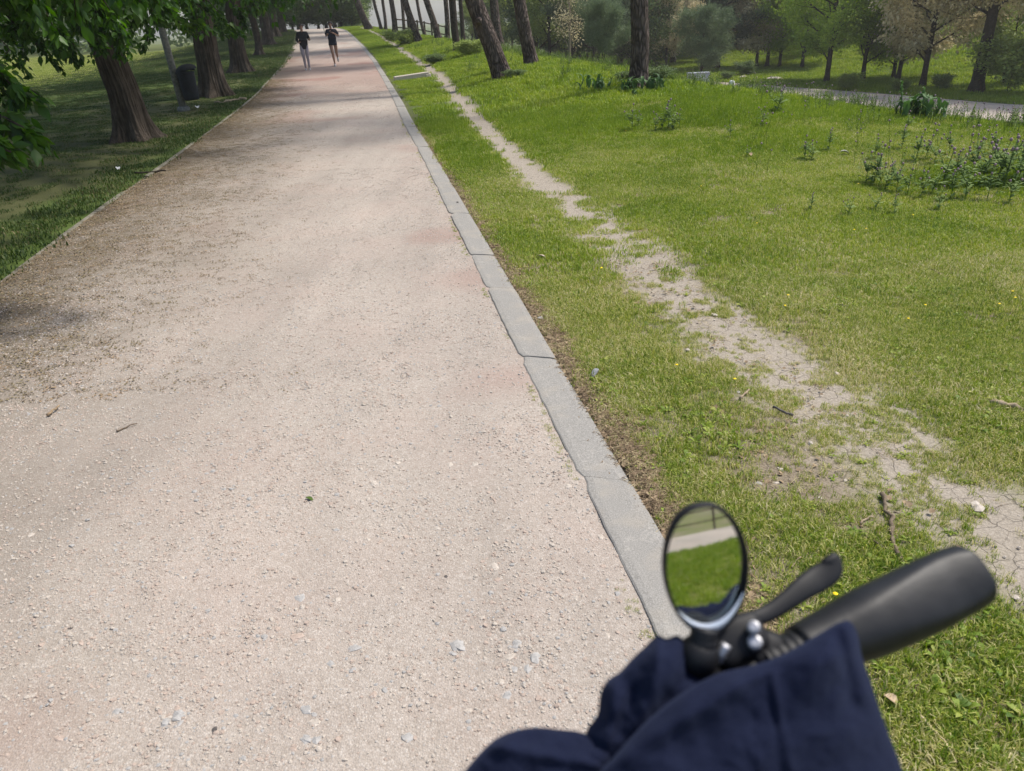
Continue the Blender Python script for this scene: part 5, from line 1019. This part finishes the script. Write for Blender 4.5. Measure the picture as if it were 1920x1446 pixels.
# ------------------------------------------------------------------ joggers
M['skin'] = simple('skin', (.30, .17, .115), (.38, .225, .16), 8, .55, .4); M['black'] = simple('black_fabric', (.012, .012, .014), (.03, .03, .034), 30, .85, .2)
M['navytee'] = simple('dark_navy_fabric', (.012, .015, .026), (.03, .034, .05), 30, .85, .2); M['lilac'] = simple('lilac_grey_fabric', (.30, .255, .275), (.42, .36, .385), 20, .8, .2)
M['maroon'] = simple('dark_maroon_fabric', (.03, .015, .025), (.06, .03, .045), 20, .8, .2); M['hair'] = simple('dark_hair', (.012, .009, .007), (.04, .028, .02), 40, .5, .5)
M['shoe'] = simple('pale_pink_shoe', (.45, .36, .34), (.62, .54, .50), 30, .7); M['sole'] = simple('white_sole', (.55, .55, .53), (.7, .7, .68), 30, .7)
def skin_obj(name, J, E_, Rr, m, parent, root, sub=2):
    ks = list(J); me = bpy.data.meshes.new(name); me.from_pydata([J[k] for k in ks], [(ks.index(a), ks.index(b)) for a, b in E_], [])
    me.materials.append(m); o = bpy.data.objects.new(name, me); put(o, parent); md = o.modifiers.new('skin', 'SKIN'); md.use_smooth_shade = True
    for i, k in enumerate(ks):
        r_ = Rr[k]; r_ = (r_, r_) if not isinstance(r_, tuple) else r_; me.skin_vertices[0].data[i].radius = r_; me.skin_vertices[0].data[i].use_root = (k == root)
    sb = o.modifiers.new('sub', 'SUBSURF'); sb.levels = sub; sb.render_levels = sub; return o
def jogger(px, py, dist, rz, J, lab, long_sleeve, legs, tee, hairtie, shoes_m):
    p = atd(px, py, dist); e = empty('person', (p[0], p[1], float(path_z(p[0], p[1]))), rz, label=lab, cat='person', group=None)
    R = dict(pel=(.135, .10), sp=(.105, .085), ch=(.135, .095), nb=(.07, .065), nk=(.047, .05), jaw=(.052, .06), hd=(.068, .085), top=(.055, .07))
    body = dict(J); Rad = dict(R)
    for s in 'LR':
        Rad['hip'+s] = .088; Rad['th'+s] = .078; Rad['kn'+s] = .052; Rad['cf'+s] = .052; Rad['an'+s] = .032; Rad['he'+s] = .036; Rad['to'+s] = (.036, .024)
        Rad['sh'+s] = .050; Rad['el'+s] = .036; Rad['wr'+s] = .026; Rad['pa'+s] = (.036, .02)
    E_ = [('pel', 'sp'), ('sp', 'ch'), ('ch', 'nb'), ('nb', 'nk'), ('nk', 'jaw'), ('jaw', 'hd'), ('hd', 'top')]
    for s in 'LR': E_ += [('pel', 'hip'+s), ('hip'+s, 'th'+s), ('th'+s, 'kn'+s), ('kn'+s, 'cf'+s), ('cf'+s, 'an'+s), ('an'+s, 'he'+s), ('he'+s, 'to'+s), ('ch', 'sh'+s), ('sh'+s, 'el'+s), ('el'+s, 'wr'+s), ('wr'+s, 'pa'+s)]
    bo = skin_obj('body', body, E_, Rad, M['skin'], e, 'pel', 2)
    V3 = lambda k: np.array(J[k])
    # fingers
    for s in 'LR':
        a = Acc(); w = V3('wr'+s); h = V3('pa'+s); d = h-w; d /= np.linalg.norm(d); side, up_ = frame_of(d)
        for f in range(4):
            b = h+side*(f-1.5)*.017+d*.01; L = [.055, .062, .058, .045][f]; addtube(a, [b-d*.01, b+d*L*.35, b+d*L*.55-up_*L*.35, b+d*L*.25-up_*L*.62], [.0095, .009, .008, .007], 6)
        b = h+side*.03-d*.03; addtube(a, [b-side*.01, b+side*.012+d*.025, b-side*.005+d*.05-up_*.015], [.011, .010, .008], 6); a.obj('hand', M['skin'], e)
    # face: nose, eyes, ears as one small head detail mesh
    hd = V3('hd'); a = Acc(); f_ = np.array([0, -1, 0]); blob(a, hd+np.array([0, -.092, -.01]), (.012, .018, .02), 1, 0, .5, 8, 6, 0)
    for sx in (-1, 1): blob(a, hd+np.array([sx*.073, .01, -.005]), (.01, .018, .026), 2, 0, .5, 8, 6, 0)
    a.obj('face', M['skin'], e); a = Acc()
    for sx in (-1, 1): blob(a, hd+np.array([sx*.028, -.081, .018]), (.014, .007, .007), 2, 0, .5, 8, 6, 0); addtube(a, [hd+np.array([sx*.014, -.088, .034]), hd+np.array([sx*.042, -.078, .036])], [.004, .003], 5)
    a.obj('eyes', M['hair'], e); a = Acc(); addtube(a, [hd+np.array([-.022, -.083, -.045]), hd+np.array([0, -.09, -.043]), hd+np.array([.022, -.083, -.045])], [.003, .006, .003], 6); a.obj('mouth', M['rstone'], e)
    # hair cap
    a = Acc(); V = []; nu, nv = 20, 9
    for j in range(nv):
        for i in range(nu):
            t_ = i/nu*2*math.pi; fr_ = max(0, -math.sin(t_)); ph = j/(nv-1)*(1.95-1.05*fr_**.7); V.append(hd+np.array([.082*math.sin(ph)*math.cos(t_), .012+.098*math.sin(ph)*math.sin(t_), .02+.10*math.cos(ph)]))
    I = np.arange(nu*nv).reshape(nv, nu); I2 = np.roll(I, -1, 1); a.add(np.array(V), np.stack([I[:-1], I[1:], I2[1:], I2[:-1]], -1).reshape(-1, 4))
    blob(a, hd+np.array([0, .11, .05]), (.04, .04, .04), 3, 0, .5, 10, 8, .05)
    if hairtie: addtube(a, [hd+np.array([.0, .12, .03]), hd+np.array([.10, .12, -.02]), hd+np.array([.13, .10, -.14])], [.035, .04, .015], 8)
    a.obj('hair', M['hair'], e)
    # garments: loose shells round the same skeleton
    ext = dict(pel=J['pel'], sp=J['sp'], ch=J['ch'], nb=J['nb'], hem=(J['pel'][0], J['pel'][1], J['pel'][2]-(.19 if tee == 'long' else .10)), shL=J['shL'], shR=J['shR'])
    RR = dict(pel=(.165, .13), sp=(.145, .12), ch=(.165, .125), nb=(.085, .075), hem=(.175, .14), shL=.072, shR=.072); EE = [('pel', 'sp'), ('sp', 'ch'), ('ch', 'nb'), ('pel', 'hem'), ('ch', 'shL'), ('ch', 'shR')]
    for s in 'LR':
        el = V3('el'+s); sh = V3('sh'+s); ext['el'+s] = tuple(el if long_sleeve else sh+(el-sh)*.82); RR['el'+s] = .055 if long_sleeve else .072; EE.append(('sh'+s, 'el'+s))
        if long_sleeve: ext['wr'+s] = tuple(V3('el'+s)+(V3('wr'+s)-V3('el'+s))*.92); RR['wr'+s] = .038; EE.append(('el'+s, 'wr'+s))
    if long_sleeve: ext['col'] = tuple(V3('nb')*.35+V3('nk')*.65); RR['col'] = .06; EE.append(('nb', 'col'))
    skin_obj('shirt', ext, EE, RR, M['black'] if long_sleeve else M['navytee'], e, 'pel', 2)
    lg = dict(pel=J['pel'], wst=(J['pel'][0], J['pel'][1], J['pel'][2]+.11)); LR = dict(pel=(.15, .118), wst=(.125, .10)); LE = [('pel', 'wst')]
    for s in 'LR':
        for k, rr_ in (('hip', .098), ('th', .086), ('kn', .058), ('cf', .057), ('an', .037)):
            if legs == 'short' and k in ('th', 'kn', 'cf', 'an'): continue
            lg[k+s] = J[k+s]; LR[k+s] = rr_
        if legs == 'short':
            q = V3('hip'+s)+(V3('th'+s)-V3('hip'+s))*.35; lg['th'+s] = tuple(q); LR['th'+s] = .105; LE += [('pel', 'hip'+s), ('hip'+s, 'th'+s)]
        else: LE += [('pel', 'hip'+s), ('hip'+s, 'th'+s), ('th'+s, 'kn'+s), ('kn'+s, 'cf'+s), ('cf'+s, 'an'+s)]
    skin_obj('leggings' if legs != 'short' else 'shorts', lg, LE, LR, M['lilac'] if legs != 'short' else M['maroon'], e, 'pel', 2)
    for s in 'LR':
        h_ = V3('he'+s); t_ = V3('to'+s); a_ = V3('an'+s); d = (t_-h_)
        so_ = skin_obj('shoe', dict(a=tuple(a_*.7+h_*.3), h=tuple(h_-d*.08), m=tuple(h_+d*.55), t=tuple(t_+d*.1)), [('a', 'h'), ('h', 'm'), ('m', 't')], dict(a=.042, h=(.044, .05), m=(.048, .042), t=(.042, .03)), shoes_m, e, 'h', 2)
        a = Acc(); n_ = np.array([0, 0, -1.]) if abs(d[2]) < .12 else np.cross(d, np.array([1., 0, 0])); n_ = n_/np.linalg.norm(n_); n_ = n_ if n_[2] < 0 or abs(d[2]) > .12 else -n_
        addtube(a, [h_-d*.2+n_*.035, h_+d*.5+n_*.035, t_+d*.22+n_*.03], [.036, .042, .03], 8); a.obj('sole', M['sole'], so_)
    return e
JA = dict(pel=(0, 0, .92), sp=(0, 0, 1.06), ch=(0, -.02, 1.24), nb=(0, 0, 1.34), nk=(0, -.01, 1.40), jaw=(0, -.035, 1.455), hd=(0, -.02, 1.52), top=(0, -.01, 1.585),
 hipL=(-.085, 0, .86), thL=(-.085, -.06, .68), knL=(-.065, -.09, .48), cfL=(-.06, -.02, .34), anL=(-.05, .02, .10), heL=(-.05, .05, .05), toL=(-.05, -.10, .04),
 hipR=(.085, 0, .86), thR=(.085, -.03, .68), knR=(.075, -.06, .48), cfR=(.085, -.01, .34), anR=(.09, .02, .09), heR=(.09, .05, .045), toR=(.10, -.11, .035),
 shL=(-.165, 0, 1.30), elL=(-.24, .05, 1.07), wrL=(-.17, -.12, .98), paL=(-.14, -.19, 1.0), shR=(.165, 0, 1.30), elR=(.22, .09, 1.09), wrR=(.245, -.10, 1.06), paR=(.24, -.17, 1.09))
JB = dict(pel=(0, 0, .93), sp=(0, 0, 1.07), ch=(0, -.03, 1.25), nb=(0, -.01, 1.35), nk=(-.005, -.02, 1.41), jaw=(-.01, -.045, 1.465), hd=(-.01, -.03, 1.53), top=(-.01, -.02, 1.595),
 hipL=(-.085, 0, .87), thL=(-.075, -.10, .69), knL=(-.05, -.16, .50), cfL=(-.04, -.08, .35), anL=(-.02, -.02, .11), heL=(-.02, .01, .055), toL=(-.01, -.15, .045),
 hipR=(.085, 0, .87), thR=(.10, .02, .68), knR=(.10, .02, .48), cfR=(.115, .18, .40), anR=(.125, .36, .32), heR=(.13, .41, .34), toR=(.13, .42, .18),
 shL=(-.165, -.02, 1.31), elL=(-.225, .06, 1.12), wrL=(-.18, -.12, 1.15), paL=(-.16, -.18, 1.19), shR=(.165, .0, 1.31), elR=(.27, -.02, 1.10), wrR=(.10, -.17, 1.21), paR=(.03, -.19, 1.25))
jogger(576, 128, 31.8, rad(11), JA, 'jogger on the left in black long-sleeved top and pale lilac leggings', True, 'long', 'long', False, M['shoe'])
jogger(629, 121, 33.2, rad(11), JB, 'jogger on the right in dark tee and short shorts, one foot lifted', False, 'short', 'short', True, M['shoe'])

# ------------------------------------------------------------------ handlebar with mirror, lever and grip
def L3(px, py, z): return ray_at(px, py, z)
hb = empty('bicycle', L3(1400, 1250, .48), 0, label='bicycle whose black handlebar with grip, brake lever and oval mirror fills the bottom right', cat='bicycle')
O = np.array(hb.location)
M['rubber'] = simple('black_rubber', (.006, .006, .0065), (.012, .012, .013), 60, .5, .38, .05); M['blackm'] = simple('black_painted_metal', (.006, .006, .007), (.013, .013, .015), 30, .55, .3)
M['alu'] = simple('brushed_bolt_metal', (.45, .45, .47), (.6, .6, .62), 40, .55, .5, 0, 1.0)
m, nt, pb = mat('mirror_glass', .03, .5); pb.inputs['Metallic'].default_value = 1; pb.inputs['Base Color'].default_value = (.80, .82, .80, 1); M['mirror'] = m
m, nt, pb = mat('rim_highlight', .3, .5); pb.inputs['Metallic'].default_value = .35; pb.inputs['Base Color'].default_value = (.85, .88, .92, 1); M['rimglint'] = m  # pale silver colour for the highlight on the mirror rim
def loft(acc, C, A, B, up, seg=28, e=2.0, m=0, facet=None):
    """superellipse sections: centres C, half-widths A along side axis, B along up axis"""
    C = np.asarray(C); n = len(C); V = []
    for i in range(n):
        T = C[min(i+1, n-1)]-C[max(i-1, 0)]; T /= np.linalg.norm(T); sv = np.cross(T, up); sv /= np.linalg.norm(sv); nv = np.cross(sv, T)
        th = np.arange(seg)*2*math.pi/seg; c, s = np.cos(th), np.sin(th); x = np.sign(c)*abs(c)**(2/e)*A[i]; y_ = np.sign(s)*abs(s)**(2/e)*B[i]
        if facet is not None: y_ = np.minimum(y_, facet[i]+ .35*np.maximum(0, y_-facet[i]))
        V.append(C[i]+np.outer(x, sv)+np.outer(y_, nv))
    V = np.concatenate(V+[C[:1], C[-1:]]); a = np.arange(seg); b = (a+1) % seg; n0 = acc.n
    acc.add(V, np.concatenate([np.stack([i*seg+a, i*seg+b, (i+1)*seg+b, (i+1)*seg+a], 1) for i in range(n-1)]), m)
    F3 = np.concatenate([np.stack([b, a, np.full(seg, n*seg)], 1), np.stack([(n-1)*seg+a, (n-1)*seg+b, np.full(seg, n*seg+1)], 1)]); acc.F[3].append(F3+n0); acc.M[3].append(np.full(len(F3), m))
def curve(pts, n):
    pts = np.asarray(pts, float); t = np.linspace(0, len(pts)-1, n); out = []
    for q in t:
        i = min(int(q), len(pts)-2); f = q-i; p0 = pts[max(i-1, 0)]; p1 = pts[i]; p2 = pts[i+1]; p3 = pts[min(i+2, len(pts)-1)]
        out.append(.5*((2*p1)+(-p0+p2)*f+(2*p0-5*p1+4*p2-p3)*f*f+(-p0+3*p1-3*p2+p3)*f**3))
    return np.array(out)
camup = -fw+uv*.5; camup /= np.linalg.norm(camup)
# grip (outline: flared towards the outer end, rounded cap)
gc = [(1500,1222,.485),(1545,1203,.490),(1600,1180,.495),(1665,1151,.50),(1725,1123,.505),(1775,1098,.51),(1803,1085,.513),(1820,1077,.515),(1830,1072,.516)]
C = curve([L3(*q)-O for q in gc], 34); k = np.linspace(0, 1, 34)
A_ = np.interp(k, [0, .12, .3, .5, .7, .85, .93, .975, 1], [.0165, .0185, .0225, .0235, .0225, .0215, .0185, .012, .003]); B_ = A_*.95
a = Acc(); loft(a, C, A_, B_, camup, 40, 2.0, facet=B_*np.interp(k, [0, .3, .6, .85, 1], [1, .92, .62, .8, 1])); a.obj('grip', M['rubber'], hb)
# ribbed inner grip collar
a = Acc(); Cc = curve([L3(1430,1250,.478)-O, L3(1470,1234,.482)-O, L3(1510,1217,.486)-O], 30); rb = .0135+.0011*(np.arange(30) % 5 < 3); loft(a, Cc, rb, rb, camup, 28); a.obj('grip_collar', M['rubber'], hb)
# bar under the cloth and on to the stem
a = Acc(); Cb = curve([L3(1530,1208,.487)-O, L3(1440,1245,.48)-O, L3(1330,1300,.47)-O, L3(1180,1390,.465)-O, L3(1050,1500,.47)-O, L3(900,1620,.48)-O], 30); addtube(a, Cb, .0112, 16); a.obj('bar', M['blackm'], hb)
# brake lever
lc = [(1375,1172,.482),(1405,1163,.483),(1440,1150,.486),(1475,1127,.490),(1505,1104,.494),(1533,1086,.498),(1553,1072,.50),(1558,1056,.502),(1551,1043,.503)]
C = curve([L3(*q)-O for q in lc], 36); k = np.linspace(0, 1, 36); A_ = np.interp(k, [0, .15, .35, .6, .8, .92, 1], [.0060, .0050, .0062, .0086, .0084, .0072, .0055])
a = Acc(); loft(a, C, A_, np.full(36, .0035)*np.interp(k, [0, .95, 1], [1, 1, .6]), camup, 20, 2.6); a.obj('brake_lever', M['blackm'], hb)
# clamp and lever body
a = Acc(); C = curve([L3(1335,1235,.476)-O, L3(1370,1205,.478)-O, L3(1400,1190,.48)-O, L3(1428,1178,.483)-O], 14); loft(a, C, np.interp(np.linspace(0, 1, 14), [0, .1, .5, .9, 1], [.004, .013, .0145, .0125, .004]), np.interp(np.linspace(0, 1, 14), [0, .1, .9, 1], [.003, .009, .009, .003]), camup, 24, 3.5)
C = curve([L3(1400,1215,.484)-O, L3(1425,1222,.484)-O, L3(1448,1232,.484)-O], 10); loft(a, C, np.interp(np.linspace(0, 1, 10), [0, .2, .8, 1], [.005, .014, .015, .012]), np.full(10, .014), camup, 24, 3.0)
body = a.obj('lever_clamp', M['blackm'], hb)
fwl = fw
for px, py, r_ in ((1413,1176,.0042), (1415,1204,.0048)):
    c = L3(px, py, .466)-O; n_ = -rayd(px, py)+uv*.25; n_ /= np.linalg.norm(n_); a = Acc(); addtube(a, [c-n_*.006, c, c+n_*.0015, c+n_*.002], [r_, r_, r_*.85, r_*.62], 20, cap=False); sx_, sy_ = frame_of(n_)
    addtube(a, [c+n_*.002, c-n_*.001, c-n_*.002], [r_*.62, r_*.42, r_*.40], 6); a.obj('bolt', M['alu'], body, smooth=False)
a = Acc(); c = L3(1372, 1246, .474)-O; n_ = -rayd(1372, 1246); n_ /= np.linalg.norm(n_); addtube(a, [c-n_*.006, c+n_*.0, c+n_*.001], [.0085, .0085, .006], 20); a.obj('clamp_ring', M['alu'], body)
a = Acc(); C = curve([L3(1362,1208,.466)-O, L3(1352,1228,.466)-O, L3(1346,1238,.468)-O], 6); addtube(a, C, .0035, 8); a.obj('cable_end', M['alu'], body)
# mirror mount
mm_ = empty('mirror', (0, 0, 0), parent=hb)
a = Acc(); blob(a, L3(1310,1228,.468)-O, (.013, .013, .013), 1, 0, .5, 16, 12, 0); blob(a, L3(1318,1205,.466)-O, (.009, .009, .009), 1, 0, .5, 12, 10, 0); C = curve([L3(1330,1270,.47)-O, L3(1312,1232,.468)-O, L3(1318,1200,.466)-O, L3(1322,1178,.466)-O], 12); addtube(a, C, .0085, 14); a.obj('mirror_stalk', M['blackm'], mm_)
zc = .462; cM = L3(1323, 1066, zc); dv = rayd(1323, 1066); dv = dv/np.linalg.norm(dv)
tgt = np.array([.56, -1, -.22]); tgt /= np.linalg.norm(tgt); nM = tgt-dv; nM /= np.linalg.norm(nM)
# axes lying in the mirror's plane, matched to the outline seen
sxx = np.cross(uv, nM); sxx /= np.linalg.norm(sxx); syy = np.cross(nM, sxx)
def pl(px, py): d = rayd(px, py); return CAM+d*(((cM-CAM)@nM)/(d@nM))
outl = [(1330,942),(1352,950),(1374,970),(1390,998),(1400,1032),(1402,1068),(1397,1105),(1385,1140),(1366,1170),(1342,1187),(1316,1189),(1290,1176),(1267,1150),(1252,1115),(1244,1075),(1245,1035),(1254,998),(1270,968),(1296,948)]
q = np.array([[(pl(*o_)-cM)@sxx, (pl(*o_)-cM)@syy] for o_ in outl]); 
qq = curve(np.vstack([q, q[:1]]), 73)[:-1] if False else None
t_ = np.linspace(0, len(q), 96, endpoint=False); OUT = []
for u_ in t_:
    i = int(u_); f = u_-i; p0, p1, p2, p3 = q[(i-1) % len(q)], q[i % len(q)], q[(i+1) % len(q)], q[(i+2) % len(q)]
    OUT.append(.5*((2*p1)+(-p0+p2)*f+(2*p0-5*p1+4*p2-p3)*f*f+(-p0+3*p1-3*p2+p3)*f**3))
OUT = np.array(OUT)
def mring(s, h): return (cM-O)+np.outer(OUT[:, 0]*s, sxx)+np.outer(OUT[:, 1]*s, syy)+nM*h
def rings(acc, L, m=0, close=None):
    n = 96; V = np.concatenate(L); a_ = np.arange(n); b_ = (a_+1) % n; n0 = acc.n; acc.add(V, np.concatenate([np.stack([i*n+a_, i*n+b_, (i+1)*n+b_, (i+1)*n+a_], 1) for i in range(len(L)-1)]), m)
    if close is not None:
        acc.V.append(np.array([close])); acc.T.append(np.array([.5])); ci = acc.n; acc.n += 1; o_ = n0+(len(L)-1)*n; acc.F[3].append(np.stack([o_+a_, o_+b_, np.full(n, ci)], 1)); acc.M[3].append(np.full(n, m))
a = Acc(); rings(a, [mring(.925, -.0005), mring(.94, .0022), mring(.965, .0030), mring(.99, .0022), mring(1.0, 0), mring(.985, -.004), mring(.88, -.009), mring(.6, -.013), mring(.2, -.015)], 0, (cM-O)-nM*.015); a.obj('mirror_housing', M['blackm'], mm_)
RC = .95; LL = []
for s in np.linspace(.93, .04, 22):
    P = mring(s, 0); d2 = (OUT[:, 0]**2+OUT[:, 1]**2)*s*s; h = np.sqrt(RC*RC-d2)-math.sqrt(RC*RC-.038**2)-.002; LL.append(P+np.outer(h, nM))
a = Acc(); rings(a, LL, 0, (cM-O)+nM*(RC-math.sqrt(RC*RC-.038**2)-.002)); a.obj('mirror_glass', M['mirror'], mm_)
ang = np.arctan2(OUT[:, 1], OUT[:, 0]); kk = np.where((ang > -2.15) & (ang < -.55))[0]; kk = kk[np.argsort(ang[kk])]; w_ = np.sin(np.linspace(0, math.pi, len(kk)))**.8  # added pale crescent standing in for the highlight on the black rim
V = []
for j, f in enumerate((0, .35, .7, 1)):
    s = .94-.13*f*w_; V.append((cM-O)+np.outer(OUT[kk, 0]*s, sxx)+np.outer(OUT[kk, 1]*s, syy)+nM*(.0016+.0014*math.sin(f*3.0)))
V = np.array(V); I = np.arange(V.shape[0]*V.shape[1]).reshape(V.shape[0], V.shape[1]); a = Acc(); a.add(V, np.stack([I[:-1, :-1], I[:-1, 1:], I[1:, 1:], I[1:, :-1]], -1).reshape(-1, 4)); a.obj('rim_highlight_strip', M['rimglint'], mm_)
# stem, head tube, fork and wheel below the cloth (outside the view)
sc_ = L3(1050, 1500, .47); a = Acc(); addtube(a, [sc_-O, sc_-O+np.array([.02, -.05, -.03]), sc_-O+np.array([.02, -.06, -.12]), sc_-O+np.array([.02, .06, -.62])], [.02, .022, .02, .02], 14); a.obj('stem', M['blackm'], hb)
wc = sc_+np.array([.02, .16, 0]); wc[2] = .36; st = empty('wheel', wc-O, parent=hb)
th = np.linspace(0, 2*math.pi, 49); a = Acc(); addtube(a, np.stack([0*th, .325*np.cos(th), .325*np.sin(th)], 1), .024, 12, cap=False); a.obj('tyre', M['rubber'], st); a = Acc(); addtube(a, np.stack([0*th, .295*np.cos(th), .295*np.sin(th)], 1), .010, 8, cap=False); a.obj('rim', M['alu'], st)
a = Acc(); addtube(a, [(-.05, 0, 0), (.05, 0, 0)], .02, 12)
for i in range(16): t_ = i*math.pi/8; a.V; addtube(a, [(.02*(-1)**i, 0, 0), (0, .29*math.cos(t_), .29*math.sin(t_))], .001, 3)
a.obj('spokes', M['alu'], st); a = Acc()
for sx in (-.055, .055): addtube(a, [(sx*.6, -.10, sc_[2]-.62-wc[2]+.05), (sx, -.06, .2), (sx, 0, 0)], [.02, .018, .010], 10)
a.obj('fork', M['blackm'], st)

# ------------------------------------------------------------------ navy jacket draped over the bar
m, nt, pb = mat('navy_cotton', .95, .12); v = opos(nt); n1 = noise(nt, 26, 4, v); n2 = noise(nt, 900, 2, v, .7)
nt.links.new(mixc(nt, ramp(nt, n2, [(.35, (0, 0, 0)), (.7, (.5, .5, .5))]), (.0075, .010, .026), (.014, .019, .043)), pb.inputs['Base Color']); pb.inputs['Sheen Weight'].default_value = .10; pb.inputs['Sheen Roughness'].default_value = .5; pb.inputs['Sheen Tint'].default_value = (.3, .38, .7, 1)
bump(nt, pb, n2, .35, .0015); M['navy'] = m
jk = empty('jacket', L3(1350, 1400, .43), 0, label='navy blue jacket bundled over the handlebar at the bottom right', cat='jacket'); OJ = np.array(jk.location)
def cloth(name, outline, zf, bulge, folds, seed, center=None, nz=.006):
    """closed soft shell: outline in view directions at distance zf, bulging towards the camera, with its own back"""
    o_ = np.array(outline, float); n = len(o_); t_ = np.linspace(0, n, 150, endpoint=False); Q = []
    for u_ in t_:
        i = int(u_); f = u_-i; p0, p1, p2, p3 = o_[(i-1) % n], o_[i % n], o_[(i+1) % n], o_[(i+2) % n]; Q.append(.5*((2*p1)+(-p0+p2)*f+(2*p0-5*p1+4*p2-p3)*f*f+(-p0+3*p1-3*p2+p3)*f**3))
    Q = np.array(Q); c = np.array(center) if center else Q.mean(0); V = []; S_ = np.concatenate([np.sin(np.linspace(math.pi/2, 0.02, 44))])
    for side in (1, -1):
        for s in (S_ if side == 1 else S_[::-1][:-1]):
            P2 = c+(Q-c)*s; h = np.sqrt(max(0, 1-s**2.6))
            d = np.array([fw+rv*(x-960)/FPX-uv*(y-723)/FPX for x, y in P2]); z = zf(P2[:, 0], P2[:, 1]); b = bulge*h
            if side == 1:
                fo = np.zeros(len(P2))
                for (x0, y0, x1, y1, w, amp) in folds:
                    ab = np.array([x1-x0, y1-y0]); L2 = ab@ab; tt = np.clip(((P2[:, 0]-x0)*ab[0]+(P2[:, 1]-y0)*ab[1])/L2, 0, 1); dd = np.hypot(P2[:, 0]-x0-tt*ab[0], P2[:, 1]-y0-tt*ab[1]); fo += amp*.7*np.exp(-(dd/(w*1.35))**2)
                fo += (fbm(P2[:, 0]/95+seed, P2[:, 1]/95, seed)-.5)*nz*2+(fbm(P2[:, 0]/30+seed, P2[:, 1]/30, seed+3)-.5)*nz*.35; z = z-b-fo*min(1, h*1.8)
            else: z = z+b*.8
            V.append(CAM+d*z[:, None]-OJ)
    # order: front from rim... build rows from front centre to rim to back centre
    nf = len(S_); front = V[:nf][::-1]; back = V[nf:]; back = back[::-1]; rows = front+back; n = 150; VV = np.concatenate(rows)
    a_ = np.arange(n); b_ = (a_+1) % n; a = Acc(); a.add(VV, np.concatenate([np.stack([i*n+a_, (i+1)*n+a_, (i+1)*n+b_, i*n+b_], 1) for i in range(len(rows)-1)])); return a.obj(name, M['navy'], jk)
cloth('sleeve', [(868,1450),(900,1412),(930,1385),(965,1370),(1005,1364),(1050,1368),(1092,1374),(1140,1400),(1180,1470),(1150,1620),(1000,1680),(850,1600),(830,1500)], lambda x, y: .47+0*x, .030, [(930,1400,1150,1440,10,.006), (1000,1380,900,1470,16,-.004), (1080,1390,1000,1470,14,-.005)], 1, (1010,1500), .005)
cloth('back_panel', [(1120,1340),(1126,1300),(1140,1275),(1162,1260),(1185,1235),(1212,1210),(1232,1192),(1250,1197),(1272,1192),(1292,1215),(1310,1255),(1345,1275),(1420,1280),(1450,1400),(1380,1600),(1120,1640),(1072,1500),(1090,1420),(1100,1370)], lambda x, y: .475+0*x, .032, [(1240,1205,1200,1400,16,.007), (1290,1260,1160,1430,12,-.009), (1150,1285,1140,1420,12,.006), (1190,1300,1130,1440,9,-.006)], 2, (1230,1420), .006)
cloth('front_panel', [(1100,1480),(1150,1420),(1215,1350),(1290,1292),(1350,1262),(1410,1248),(1470,1226),(1530,1192),(1572,1168),(1594,1166),(1608,1190),(1616,1230),(1632,1275),(1650,1330),(1672,1390),(1694,1450),(1720,1560),(1600,1700),(1300,1720),(1100,1650),(1070,1560)], lambda x, y: .452+.012*(x-1400)/300, .030, [(1150,1430,1420,1262,13,.006), (1240,1390,1520,1330,34,-.004), (1590,1180,1625,1300,11,.006), (1572, 1190, 1600, 1320, 9, -.003), (1435, 1262, 1470, 1450, 7, -.0022), (1446,1262,1482,1450,5,.003), (1200,1440,1400,1340,30,-.004), (1550,1260,1560,1440,40,.004)], 3, (1420,1450), .006)
# seam stitching along the front panel edge and a second low fold of cloth between the sleeve and the back panel
cloth('hem_fold', [(1040,1460),(1075,1425),(1120,1400),(1150,1410),(1140,1450),(1100,1500),(1050,1560),(1010,1540)], lambda x, y: .455+0*x, .012, [], 5, (1085,1470), .003)
